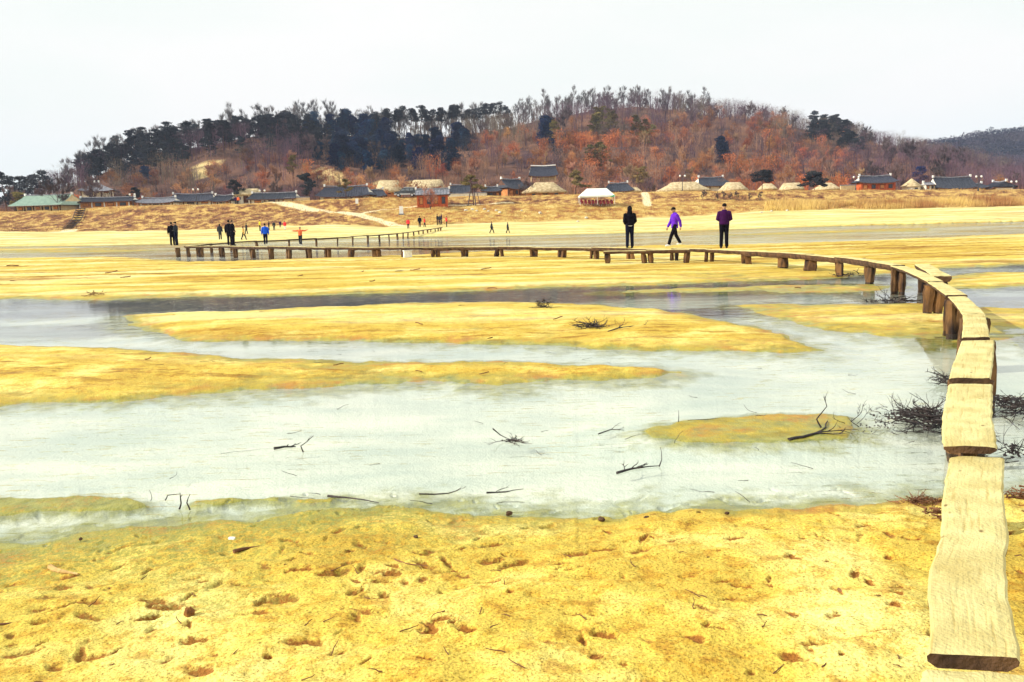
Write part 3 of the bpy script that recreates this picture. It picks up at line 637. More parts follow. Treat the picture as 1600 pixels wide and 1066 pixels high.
def sandY(px, fy):                       # walk out along the pixel's ray until it meets the ground
    Y = np.arange(60, 168, .5); P = [at_y(px, fy, y) for y in Y]; zg = ground_h(np.array([p.x for p in P]), np.array([p.y for p in P]), False)
    d = np.array([p.z for p in P]) - zg; i = np.where(d < 0)[0]; i = int(i[0]) if len(i) else len(Y) - 1
    p = P[i]; return Vector((p.x, p.y, float(zg[i]) - .02))
for px, fy, hy, f, top, legs, lab, kw in [
    (344.5, 374.5, 350.5, AWAY, M_char, M_char, 'person in a long charcoal coat alone on the sand left of the pair in black', dict(coat=.55, head='long')),
    (381, 375, 353.5, RIGHT, M_tan, M_black, 'person in a tan coat striding on the far sand beside a child', dict(coat=.75, stride=.55, head='long', arms='swing')),
    (385.5, 366, 348.5, LEFT, M_char, M_char, 'small person in dark clothes just behind the tan coat on the sand', dict(coat=.85, stride=.3)),
    (406.5, 361.5, 344.5, RIGHT, M_yellow, M_black, 'person in a yellow jacket leading the line of visitors on the far sand', dict(coat=.8, arms='raise')),
    (420.5, 359.5, 346, LEFT, M_black, M_black, 'person in black between the yellow jacket and the rest of the group on the sand', dict(coat=.8)),
    (428.5, 360, 346, TOWARD, M_char, M_char, 'person in charcoal with a pale hem, middle of the group on the far sand', dict(coat=.85, head='long', hem=M_white)),
    (438, 355.5, 345, TOWARD, M_plum, M_char, 'person in a dark plum coat next to the red jacket on the far sand', dict(coat=.6)),
    (445.5, 359.5, 345.5, AWAY, M_red, M_white, 'person in a red jacket and pale trousers, right end of the group on sand', dict(coat=.75, bulk=1.1)),
    (638, 357.5, 342, AWAY, M_red, M_char, 'person in a red jacket, left of the three near the far bridge end', dict(coat=.8, bulk=1.1)),
    (656, 355, 338, AWAY, M_black, M_black, 'person in black between two red jackets by the far end of the bridge', dict(coat=.85)),
    (663.5, 355, 340, RIGHT, M_red, M_char, 'person in a red jacket walking right beside a companion in black', dict(coat=.85, stride=.3)),
    (683.5, 352, 335, LEFT, M_black, M_black, 'person in dark clothes, left one of three huddled at the far end of the bridge', dict(coat=.8)),
    (687, 352, 336, TOWARD, M_char, M_char, 'person in charcoal, middle one of three huddled at the far end of the bridge', dict(coat=.8, hem=M_pink)),
    (690, 351, 334.5, RIGHT, M_plum, M_navy, 'person in a plum jacket, right one of three huddled at the far bridge end', dict(coat=.85)),
    (698, 354.5, 338.5, LEFT, M_red, M_char, 'person in a red jacket reaching out an arm right of the huddled three', dict(coat=.85, arms='raise')),
    (768.5, 365, 346, RIGHT, M_char, M_black, 'person in dark clothes walking on the open sand, left of two', dict(coat=.7, stride=.6, arms='swing')),
    (793.5, 364.5, 347.5, RIGHT, M_char, M_black, 'person in a short dark coat walking on the open sand, right of two', dict(coat=.75, stride=.5, arms='swing', bulk=1.1))]:
    p = sandY(px, fy); person(p, f, (fy - hy) / F * p.y, top, legs, lab, group='visitors on the far sand', vox=.02, **kw)
for px, lab, top in ((368, 'person in a dark jacket on the embankment beside the white kiosk, left of two', M_plum), (372, 'person in an orange jacket on the embankment beside the white kiosk, right of two', M_orange)):
    Y = 170.5; p = at_y(px, 310, Y); p.z = gh(p.x, Y) - .02; person(p, TOWARD, 1.6, top, M_char, lab, group='visitors on the embankment', vox=.02, coat=.8)

# ================================================================== HILLS
YF = 232.0
HX = np.array([-200, 0, 60, 100, 150, 200, 250, 300, 350, 400, 450, 500, 550, 600, 650, 700, 750, 800, 850, 900, 950, 1000, 1050, 1100, 1150, 1200, 1250, 1300, 1350, 1400, 1450, 1500, 1600, 1800], float)
HYr = np.array([325, 315, 308, 300, 280, 258, 243, 233, 222, 212, 210, 211, 214, 217, 216, 213, 206, 196, 184, 176, 171, 169, 172, 180, 184, 189, 200, 210, 220, 231, 240, 254, 280, 300], float)   # bare ridge line, photo pixels
HR = np.array([290, 295, 300, 305, 310, 320, 325, 330, 335, 345, 355, 360, 360, 360, 360, 365, 380, 395, 410, 420, 430, 435, 440, 445, 450, 455, 460, 465, 470, 480, 490, 500, 500, 500], float)
def hill_h(X, Y, ns=True):
    px, _ = project(X, np.maximum(Y, 1), np.full(X.shape, CZ)); px = np.clip(px, -200, 1800)
    R = np.interp(px, HX, HR); zr = zat(px, np.interp(px, HX, HYr), R); z0 = zat(px, np.interp(px, TX, T_CRE), DC) - .6
    t = np.clip((Y - YF) / (R - YF), 0, 1); s = t ** 1.15 * (1 - .25 * t) / .75
    z = z0 + (zr - z0) * s - np.maximum(Y - R, 0) * .30
    if ns: z = z + fbm(X * .03, Y * .03, 4, 71) * 7 * sst(0, .3, t) * (1 - .6 * sst(.7, 1, t))
    return np.where(Y < YF, z0 - (YF - Y) * .4, z)
gx, gy = np.meshgrid(np.arange(-330, 420, 3.0), np.arange(226, 620, 3.0)); gz = hill_h(gx, gy); n0, n1 = gx.shape
ii = np.arange(n0 * n1).reshape(n0, n1); fq = np.stack([ii[:-1, :-1], ii[:-1, 1:], ii[1:, 1:], ii[1:, :-1]], -1).reshape(-1, 4)
M_hill = mat('hill_leaf_litter', (.045, .022, .026), (.20, .095, .055), .08, .95, .5, 2.0, detail=9, coord='Object')
hme = np_mesh('wooded_hill', np.stack([gx, gy, gz], -1).reshape(-1, 3), fq, M_hill, True); tag(linkmesh('wooded_hill', hme), kind='structure')
hx, hy = project(gx, gy, gz); CLEAR = [(322, 264, 26, 9, -.42), (520, 276, 28, 8, .35), (600, 292, 18, 5, .1), (640, 289, 26, 4, -.05), (1340, 262, 1, 1, 0)]
def in_clear(px, py, g=1.0):
    r = np.zeros(np.shape(px), bool)
    for cx, cy, a, b, th in CLEAR[:4]:
        u = (px - cx) * math.cos(th) + (py - cy) * math.sin(th); v = -(px - cx) * math.sin(th) + (py - cy) * math.cos(th); r |= (u / a / g) ** 2 + (v / b / g) ** 2 < 1
    return r
cc = hme.attributes.new('clearing', 'FLOAT', 'POINT'); cc.data.foreach_set('value', in_clear(hx, hy, 1.15).astype(np.float32).ravel())
t = M_hill.node_tree; P = t.nodes['Principled BSDF']; old = P.inputs['Base Color'].links[0].from_socket; at_ = N(t, 'ShaderNodeAttribute', attribute_name='clearing')
mm = N(t, 'ShaderNodeMix', data_type='RGBA'); mm.inputs[7].default_value = (.78, .58, .25, 1); t.links.new(at_.outputs['Fac'], mm.inputs[0]); t.links.new(old, mm.inputs[6]); t.links.new(mm.outputs[2], P.inputs['Base Color'])
# second, farther hill on the right
FX = np.array([1150, 1250, 1350, 1430, 1480, 1520, 1560, 1600, 1700, 1900, 2200], float); FYr = np.array([300, 262, 240, 227, 219, 214, 211, 206, 200, 195, 230], float)
def far_h(X, Y):
    px, _ = project(X, Y, np.full(X.shape, CZ)); zr = zat(np.clip(px, 1150, 2200), np.interp(px, FX, FYr), 700.0)
    t = np.clip((Y - 470) / 230, 0, 1); return -4 + (zr + 4) * t ** .85 - np.maximum(Y - 700, 0) * .3 + fbm(X * .02, Y * .02, 4, 81) * 10 * sst(0, .3, t) * (1 - .7 * sst(.7, 1, t))
gx2, gy2 = np.meshgrid(np.arange(150, 900, 8.0), np.arange(465, 860, 8.0)); gz2 = far_h(gx2, gy2); n0, n1 = gx2.shape
ii = np.arange(n0 * n1).reshape(n0, n1); fq = np.stack([ii[:-1, :-1], ii[:-1, 1:], ii[1:, 1:], ii[1:, :-1]], -1).reshape(-1, 4)
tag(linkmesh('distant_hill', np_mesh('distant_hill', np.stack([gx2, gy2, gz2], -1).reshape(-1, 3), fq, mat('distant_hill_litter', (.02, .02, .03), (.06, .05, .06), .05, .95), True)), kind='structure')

# ================================================================== TREES
M_trunkg = mat('grey_bark', (.06, .045, .05), (.16, .12, .12), 2, .95, objrand=.35); M_trunkr = mat('pine_bark', (.05, .025, .02), (.14, .07, .05), 2, .95, objrand=.3)
M_twig = mat('bare_twigs', (.075, .065, .07), (.19, .165, .15), .8, .95, objrand=.45); M_twigp = mat('purple_brown_twigs', (.07, .048, .055), (.17, .115, .11), .5, .95, objrand=.4)
M_twigo = mat('pinkish_tan_twigs', (.26, .13, .08), (.50, .29, .16), .5, .95, objrand=.35)
M_rust = mat('rust_oak_leaves', (.27, .08, .03), (.56, .22, .07), .6, .9, objrand=.35)
M_pine = mat('pine_needles', (.008, .011, .022), (.036, .040, .040), .9, .9, objrand=.4); M_con = mat('dark_blue_green_needles', (.004, .009, .050), (.010, .040, .105), .9, .9, objrand=.4)
M_pineo = mat('olive_pine_needles', (.09, .07, .02), (.26, .19, .06), .9, .9, objrand=.3)
def branch(rg, mb, tips, p, d, L, r, lev, up, n=4, sp=.6):
    seg = 3; pts = [p]; q = p.copy(); dd = d.copy()
    for i in range(seg):
        dd = (dd + Vector((rg.uniform(-.14, .14), rg.uniform(-.14, .14), rg.uniform(-.05, .10) + up * .1))).normalized(); q = q + dd * L / seg; pts.append(q.copy())
    mb.tube(pts, [r, r * .85, r * .7, r * .5], 4 if lev else 6, cap=False)
    if lev <= 0: tips.append((q, dd)); tips.append((pts[2], dd)); return
    for k in range(n):
        i = rg.randint(1, seg); a = rg.uniform(0, 6.28); o = Vector((math.cos(a), math.sin(a), 0)); nd = (dd * (1 - sp * .5) + o * sp + Vector((0, 0, up))).normalized()
        branch(rg, mb, tips, pts[i].copy(), nd, L * rg.uniform(.5, .75), r * .5, lev - 1, up, max(2, n - 1), sp)
    branch(rg, mb, tips, q, dd, L * .6, r * .5, lev - 1, up, max(2, n - 1), sp)
def twig_fan(rg, mb, p, d, n, L, w, spread=.6):
    for _ in range(n):
        v = (d + Vector((rg.uniform(-1, 1), rg.uniform(-1, 1), rg.uniform(-.5, 1))) * spread).normalized() * L * rg.uniform(.5, 1.1)
        s = v.cross(Vector((rg.uniform(-1, 1), rg.uniform(-1, 1), rg.uniform(-1, 1)))).normalized() * w; o = p + Vector((rg.uniform(-.2, .2), rg.uniform(-.2, .2), rg.uniform(-.2, .2)))
        mb.tri(o - s, o + s, o + v)
def bare_tree(seed, h=11.0, up=.35, sp=.45, twigm=M_twig, w=.020, nt=12, trunk=.3):
    rg = random.Random(seed); T = MB(); Cn = MB(); tips = []
    branch(rg, T, tips, Vector((0, 0, -.5)), Vector((rg.uniform(-.06, .06), rg.uniform(-.06, .06), 1)), h * .42, h * .016, 3, up, 4, sp)
    for p, d in tips: twig_fan(rg, Cn, p, d, nt, h * .11, w, .55)
    return T.mesh('trunk', M_trunkg), Cn.mesh('crown', twigm)
def rust_tree(seed, h=8.0, lm=M_rust, nl=16, ls=.17):
    rg = random.Random(seed); T = MB(); Cn = MB(); tips = []
    branch(rg, T, tips, Vector((0, 0, -.5)), Vector((0, 0, 1)), h * .36, h * .018, 3, .18, 4, .7)
    for p, d in tips:
        for _ in range(nl):
            o = p + Vector((rg.gauss(0, 1), rg.gauss(0, 1), rg.gauss(0, .8))) * h * .05; a = Vector((rg.uniform(-1, 1), rg.uniform(-1, 1), rg.uniform(-1, 1))).normalized() * ls * rg.uniform(.6, 1.3); b = a.orthogonal() * .7
            Cn.tri(o, o + a, o + b)
    return T.mesh('trunk', M_trunkg), Cn.mesh('crown', lm)
def puff(rg, mb, c, rx, rz, n, s):
    for _ in range(n):
        a = rg.uniform(0, 6.28); u = rg.uniform(-1, 1); q = math.sqrt(1 - u * u); k = rg.uniform(.45, 1.05) ** .6
        o = c + Vector((math.cos(a) * q * rx * k, math.sin(a) * q * rx * k, u * rz * k)); v = Vector((rg.uniform(-1, 1), rg.uniform(-1, 1), rg.uniform(-.2, 1))).normalized() * s * rg.uniform(.6, 1.3); e = v.orthogonal().normalized() * s * .38
        mb.tri(o - e, o + e, o + v)
def pine(seed, h=10.0, nm=M_pine, low=.45, wide=.26, npuff=13, nn=120, s=.42, slim=1.0, flat=.34):
    rg = random.Random(seed); T = MB(); Cn = MB(); pts = [Vector((0, 0, -.5))]; q = Vector((0, 0, 0))
    for i in range(6): q = Vector((q.x + rg.uniform(-.35, .35) * h / 10, q.y + rg.uniform(-.35, .35) * h / 10, h * .92 * (i + 1) / 6)); pts.append(q.copy())
    T.tube(pts, [h * .02, h * .019, h * .017, h * .014, h * .011, h * .008, h * .004], 6)
    for k in range(npuff):
        t = low + (1 - low) * (k + rg.random()) / npuff; i = min(5, int(t * 6)); base = pts[i].lerp(pts[i + 1], t * 6 - i) if i < 6 else pts[-1]
        a = rg.uniform(0, 6.28) + k * 2.4; rad = h * wide * (1.15 - .75 * (t - low) / (1 - low)) * rg.uniform(.35, 1.1); c = base + Vector((math.cos(a) * rad, math.sin(a) * rad, h * .03))
        T.tube([base, base.lerp(c, .5) + Vector((0, 0, -.1)), c], [h * .007, h * .005, h * .003], 4, cap=False)
        puff(rg, Cn, c, h * .125 * rg.uniform(.7, 1.3) * slim, h * .125 * flat * rg.uniform(.8, 1.3), nn, s)
    puff(rg, Cn, pts[-1] + Vector((0, 0, h * .02)), h * .10, h * .05, nn, s)
    return T.mesh('trunk', M_trunkr), Cn.mesh('crown', nm)
def conifer_old(seed, h=11.0):
    rg = random.Random(seed); T = MB(); Cn = MB(); T.tube([(0, 0, -.5), (0, 0, h * .95)], [.22, .03], 6)
    for k in range(26):
        t = .08 + .9 * k / 26; rad = h * .19 * (1 - t) ** .7 + .15
        for j in range(5):
            a = rg.uniform(0, 6.28); puff(rg, Cn, Vector((math.cos(a) * rad * .7, math.sin(a) * rad * .7, h * t)), rad * .5, h * .03, 16, .5)
    return T.mesh('trunk', M_trunkr), Cn.mesh('crown', M_con)
V_bare = [bare_tree(100 + i, 11) for i in range(5)]; V_barep = [bare_tree(120 + i, 9, .25, .6, M_twigp, .04, 12) for i in range(4)]; V_bareo = [bare_tree(140 + i, 7, .3, .55, M_twigo, .04, 12) for i in range(4)]
V_rust = [rust_tree(160 + i) for i in range(4)]; V_pine = [pine(180 + i, 10, M_pine, .28, .26, 17, 110) for i in range(5)]; V_tall = [pine(200 + i, 12, M_pine, .62, .14, 9, 110, .4) for i in range(4)]
V_con = [pine(220 + i, 10, M_con, .16, .21, 22, 130, .46, 1.25, .55) for i in range(5)]; V_po = [pine(240 + i, 9, M_pineo, .3, .24, 13, 110) for i in range(3)]
def tree(name, var, loc, s, rz, label, group=None, cat='tree'):
    e = empty(name, loc, rz, label, cat, group, s); linkmesh('trunk', var[0], e); linkmesh('crown', var[1], e); return e
TR = random.Random(11)
def hz_(x, y): return float(hill_h(np.array([x]), np.array([y]))[0])
def inel(px, py, L): return any(((px - a) / c) ** 2 + ((py - b) / d) ** 2 < 1 for a, b, c, d in L)
E_pine = [(150, 264, 50, 20), (215, 247, 60, 32), (290, 232, 60, 30), (395, 212, 60, 32), (470, 215, 50, 32)]
E_con = [(225, 264, 22, 16), (555, 226, 62, 40), (620, 245, 50, 25), (520, 240, 30, 22), (690, 247, 50, 17), (705, 240, 35, 22), (850, 212, 12, 14), (868, 243, 8, 14), (838, 238, 6, 12), (1130, 243, 7, 12), (1175, 245, 5, 9)]
E_tall = [(640, 196, 45, 18), (720, 190, 40, 18), (780, 175, 24, 12)]
E_po = [(935, 200, 26, 20), (930, 250, 24, 20), (1005, 215, 16, 12), (445, 268, 15, 12), (1005, 285, 6, 5), (860, 215, 10, 10), (1290, 212, 0.1, 0.1)]
E_dk = [(1295, 215, 34, 12), (1330, 232, 22, 8)]
E_rust = [(950, 255, 190, 40), (1180, 275, 130, 22), (720, 275, 80, 18), (430, 285, 60, 12), (180, 290, 50, 10), (1030, 225, 60, 22), (895, 205, 16, 24)]
counts = {}
def put(kind, x, y):
    z = hz_(x, y); rz = TR.uniform(0, 6.28); k = counts.get(kind, 0); counts[kind] = k + 1
    if k >= {'ridge': 125, 'barep': 75, 'bareo': 60}.get(kind, 295): return
    p = (x, y, z - .1)
    if kind == 'ridge': tree('bare_tree', TR.choice(V_bare), p, TR.uniform(.85, 1.45), rz, 'tall leafless grey tree standing against the sky along the ridge of the wooded hill', 'leafless trees on the hill ridge')
    elif kind == 'barep': tree('bare_tree', TR.choice(V_barep), p, TR.uniform(.8, 1.25), rz, 'leafless purple-brown tree in the wood on the upper hillside', 'purple-brown leafless trees on the hillside')
    elif kind == 'bareo': tree('bare_tree', TR.choice(V_bareo), p, TR.uniform(.7, 1.2), rz, 'small leafless tree with pinkish tan twigs on the lower hillside', 'tan leafless trees on the lower hillside')
    elif kind == 'rust': tree('oak_tree', TR.choice(V_rust), p, TR.uniform(.65, 1.2), rz, 'oak tree holding dry rust-red leaves on the hillside above the village', 'rust-leaved oaks on the hillside')
    elif kind == 'pine': tree('pine_tree', TR.choice(V_pine), p, TR.uniform(.75, 1.15), rz, 'dark spreading pine tree on the left shoulder of the hill', 'dark pines on the left shoulder of the hill')
    elif kind == 'tall': tree('pine_tree', TR.choice(V_tall), p, TR.uniform(.85, 1.15), rz, 'slender pine with a small dark crown on the low ridge mid-picture', 'slender pines on the low ridge')
    elif kind == 'con': tree('conifer_tree', TR.choice(V_con), p, TR.uniform(.6, 1.1), rz, 'dense blue-black conifer tree on the hillside above the thatched roofs', 'dark conifers on the hillside')
    elif kind == 'po': tree('pine_tree', TR.choice(V_po), p, TR.uniform(.7, 1.1), rz, 'olive-green pine tree among rust-leaved oaks on the main hill', 'olive pines on the main hill')
# trees in a line along the ridge
px = 100
while px < 1460:
    R = float(np.interp(px, HX, HR)) + TR.uniform(-6, 12); p = at_y(px, 200, R); 
    put('ridge', p.x, R); px += TR.uniform(4, 10) if 430 < px else TR.uniform(9, 16)
for a, b, st, k in ((590, 800, 9, 'tall'), (120, 470, 11, 'pine'), (1270, 1340, 12, 'pine'), (480, 600, 12, 'con')):
    px = a
    while px < b:
        R = float(np.interp(px, HX, HR)) - TR.uniform(2, 14); put(k, at_y(px, 200, R).x, R); px += TR.uniform(.6, 1.4) * st
cells = [(x, y) for x in np.arange(-170, 260, 6.0) for y in np.arange(238, 470, 7.0)]; TR.shuffle(cells)
for x, y in cells:
    x += TR.uniform(-3, 3); y += TR.uniform(-3.5, 3.5); z = hz_(x, y); bx, by = project(np.array([x]), np.array([y]), np.array([z])); bx, by = float(bx[0]), float(by[0])
    if bx < 60 or bx > 1640 or y > float(np.interp(bx, HX, HR)) + 6: continue
    if in_clear(bx, by, 1.1): continue
    my = by - 10
    if inel(bx, my, E_pine): k = 'pine' if TR.random() < .5 else 'barep'
    elif inel(bx, my, E_con): k = 'con' if TR.random() < .7 else 'barep'
    elif inel(bx, my, E_po): k = 'po'
    elif inel(bx, my, E_dk): k = 'pine'
    elif inel(bx, my, E_rust): k = TR.choice(['rust', 'bareo', 'barep'])
    elif y > float(np.interp(bx, HX, HR)) - 60 or bx > 1350 or bx < 200: k = 'barep'
    else: k = TR.choice(['bareo', 'barep', 'rust'])
    if k in ('barep', 'bareo') and TR.random() < .45: continue
    put(k, x, y)
print('trees', counts)
# the rest of the wood behind and between the single trees, one uncountable mass
M_wood_mass = bpy.data.materials.new('wood_mass'); M_wood_mass.use_nodes = True; t = M_wood_mass.node_tree; P = t.nodes['Principled BSDF']; P.inputs['Roughness'].default_value = .95
at_ = N(t, 'ShaderNodeAttribute', attribute_name='tint'); t.links.new(at_.outputs['Color'], P.inputs['Base Color'])
g = np.random.default_rng(15); nT = 3300; wx = g.uniform(-172, 300, nT); wy = np.where(g.random(nT) < .2, g.uniform(186, 236, nT), g.uniform(236, 468, nT)); wz = np.where(wy > 234, hill_h(wx, wy), ground_h(wx, wy, False)); qx, qy = project(wx, wy, wz)
k = (~in_clear(qx, qy - 6, 1.15)) & (wy < np.interp(qx, HX, HR) + 4) & (qx > 60) & (qx < 1640); wx, wy, wz, qx, qy = [a[k] for a in (wx, wy, wz, qx, qy)]; nT = len(wx)
top = wy > np.interp(qx, HX, HR) - 95; left = (qx < 500); right = qx > 1330; u = np.clip(.5 - fbm(wx * .035, wy * .03, 3, 99) * 1.5 + g.normal(0, .16, nT), 0, .99)
def el_(L): return np.any([((qx - a) / c) ** 2 + ((qy - 9 - b) / d) ** 2 < 1 for a, b, c, d in L], axis=0)
tint = np.where((top | right)[:, None], np.array([.13, .068, .095]), np.where((u < .30)[:, None], np.array([.42, .125, .04]), np.where((u < .62)[:, None], np.array([.38, .21, .13]), np.array([.11, .058, .082]))))
tint = np.where((top & (u < .3))[:, None], np.array([.20, .15, .10]), tint); con = el_(E_con) | (el_(E_pine) & (u < .6)); tint = np.where(con[:, None], np.array([.012, .018, .032]), tint)
tint = tint * g.uniform(.35, 1.6, nT)[:, None]; hh = g.uniform(5, 9.5, nT) + np.where(top & ~con, 2.0, 0); hh = np.where(wy < 236, hh * .6, hh); n = 190; I = np.repeat(np.arange(nT), n); a = g.uniform(0, 6.283, nT * n); tt = g.random(nT * n) ** .6; rad = (.10 + .24 * tt) * hh[I] * np.sqrt(g.random(nT * n))
o = np.stack([wx[I] + np.cos(a) * rad, wy[I] + np.sin(a) * rad, wz[I] + tt * hh[I] * .85 - .2], -1); d = np.stack([np.cos(a) * .45, np.sin(a) * .45, np.full(nT * n, 1.0)], -1) + g.normal(size=(nT * n, 3)) * .3
leafy = (tint[I, 0] > 3.0 * tint[I, 1]) | con[I]; trk = (np.arange(nT * n) % n < 3) & ~con[I]; j0 = I[trk]; m0 = trk.sum(); d *= (np.where(leafy, .32, .95) * g.uniform(.5, 1.2, nT * n))[:, None]; s = np.cross(d, g.normal(size=d.shape)); s /= np.linalg.norm(s, axis=1)[:, None] + 1e-9; s *= np.where(leafy, .13, .026)[:, None]
o[trk] = np.stack([wx[j0] + g.normal(0, .5, m0), wy[j0] + g.normal(0, .5, m0), wz[j0] - .3], -1); d[trk] = np.stack([g.normal(0, .6, m0), g.normal(0, .6, m0), hh[j0] * .95], -1); s[trk] = np.array([.11, 0, 0])
wm = np_mesh('woodland', np.stack([o - s, o + s, o + d], 1).reshape(-1, 3), np.arange(3 * nT * n).reshape(-1, 3), M_wood_mass, False, 3)
ca = wm.attributes.new('tint', 'FLOAT_COLOR', 'POINT'); ca.data.foreach_set('color', np.concatenate([np.repeat(tint[I], 3, axis=0), np.ones((3 * nT * n, 1))], 1).astype(np.float32).ravel())
tag(linkmesh('woodland', wm), 'dense mixed wood of leafless and rust-leaved trees filling the hillside', 'woodland', kind='stuff')
# understorey brush on the near hill and the wood on the distant hill: nobody could count these
def brush(name, X, Y, Z, L, W, m, seed, upb=1.2):
    g = np.random.default_rng(seed); n = len(X); d = g.normal(size=(n, 3)) * .45; d[:, 2] = np.abs(d[:, 2]) + upb; d /= np.linalg.norm(d, axis=1)[:, None]; d *= (L * g.uniform(.5, 1.2, n))[:, None]
    s = np.cross(d, g.normal(size=(n, 3))); s /= np.linalg.norm(s, axis=1)[:, None] + 1e-9; s *= np.reshape(W, (-1, 1)) if np.ndim(W) else W
    o = np.stack([X, Y, Z], -1); V = np.stack([o - s, o + s, o + d], 1).reshape(-1, 3); return linkmesh(name, np_mesh(name, V, np.arange(3 * n).reshape(-1, 3), m, False, 3))
g = np.random.default_rng(5); n = 140000; bx = g.uniform(-175, 330, n); by = g.uniform(200, 470, n); bz = np.where(by > 234, hill_h(bx, by), ground_h(bx, by, False)); qx, qy = project(bx, by, bz)
k = (~in_clear(qx, qy, 1.0)) & (by < np.interp(qx, HX, HR) + 8) & (fbm(bx * .08, by * .08, 3, 91) > -.28); bx, by, bz = bx[k], by[k], bz[k]
M_brush = mat('brushwood', (.13, .05, .045), (.42, .22, .11), .07, .95, detail=7, pos=(.38, .6))
tag(brush('undergrowth', bx, by, bz + g.uniform(0, 1.2, len(bx)), 1.9, .05, M_brush, 6), 'rust and tan brushwood covering the lower slopes of the hill', 'undergrowth', kind='stuff')
n = 170000; bx = g.uniform(170, 760, n); by = g.uniform(475, 712, n); bz = far_h(bx, by); cl_ = np.floor(bx / 7) * 7.13 + np.floor(by / 7) * 3.7; hh = (np.sin(cl_ * 12.9898) * 43758.5 % 1) * 3.5 + 2.5
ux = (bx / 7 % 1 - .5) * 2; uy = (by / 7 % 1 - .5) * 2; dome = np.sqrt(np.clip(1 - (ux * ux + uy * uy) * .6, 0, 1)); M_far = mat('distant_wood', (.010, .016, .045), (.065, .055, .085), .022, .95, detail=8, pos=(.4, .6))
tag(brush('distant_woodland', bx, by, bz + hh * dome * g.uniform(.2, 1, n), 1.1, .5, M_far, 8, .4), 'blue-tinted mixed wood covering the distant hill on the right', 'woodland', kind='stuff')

# ------------------------------------------------ dry grass and reeds on the far bank
def on_bank(n, x0, x1, y0, y1, seed):
    g = np.random.default_rng(seed); Y = g.uniform(y0, y1, n); px = g.uniform(x0, x1, n); X = (px - 800) / F * Y * 1.0; return X, Y, ground_h(X, Y, False), g
X, Y, Z, g = on_bank(26000, -60, 1660, 150, 168, 21); M_gr = mat('dry_grass_blades', (.20, .08, .035), (.62, .42, .14), .22, .95, detail=8)
tag(brush('dry_grass', X, Y, Z - .02, .34, .035, M_gr, 22, 1.0), 'short ochre dry grass growing on the river embankment', 'grass', kind='stuff')
X, Y, Z, g = on_bank(16000, 1195, 1660, 148.5, 157, 23); kp = (fbm(X * .15, Y * .3, 3, 95) > -.22); X, Y, Z = X[kp], Y[kp], Z[kp]; M_reed = mat('dry_reeds', (.38, .17, .06), (.74, .54, .18), .10, .95, detail=6, pos=(.4, .6))
tag(brush('reeds', X, Y, Z - .05, 1.25, .04, M_reed, 24, 2.2), 'rust and gold reeds standing in a band along the foot of the right bank', 'reeds', kind='stuff')

# ================================================================== VILLAGE
M_tile = mat('dark_roof_tile', (.016, .020, .034), (.05, .056, .080), 3, .6, .4, 12, objrand=.2); M_tileg = mat('grey_roof_tile', (.14, .15, .18), (.30, .30, .34), 3, .7, .4, 12)
M_green = mat('pale_green_metal_roof', (.30, .44, .36), (.42, .56, .46), 1.5, .5); M_wall = mat('cream_plaster', (.62, .48, .26), (.78, .62, .36), 1.5, .9); M_whitew = mat('white_plaster', (.72, .68, .56), (.85, .82, .72), 1.5, .9)
M_wood = mat('dark_timber', (.06, .03, .02), (.16, .07, .04), 3, .8); M_redw = mat('red_brown_boards', (.40, .07, .02), (.68, .16, .04), 2.5, .8, stretch=(3, 3, .6)); M_thatch = mat('straw_thatch', (.38, .28, .15), (.66, .54, .32), 2, .95, .8, 14)
M_dark = mat('dark_window', (.02, .02, .03), (.05, .05, .07), 1, .3, spec=.5); M_orw = mat('orange_earth_wall', (.45, .17, .05), (.62, .28, .10), 2, .9); M_wht = mat('white_paint', (.80, .80, .78), (.88, .88, .86), 2, .6); M_metal = mat('dark_metal', (.02, .02, .025), (.05, .05, .06), 4, .5, spec=.5)
M_grn = mat('green_canvas', (.02, .42, .20), (.03, .5, .26), 2, .7); M_canv = mat('white_canvas', (.75, .78, .72), (.86, .88, .82), 1, .7)
def W(px0, px1, ytop, ybase, Y):
    a = at_y(px0, hor(px0), Y); b = at_y(px1, hor(px1), Y); pm_ = (px0 + px1) / 2
    return (a.x + b.x) / 2, b.x - a.x, float(zat(pm_, ybase, Y)), float(zat(pm_, ytop, Y))
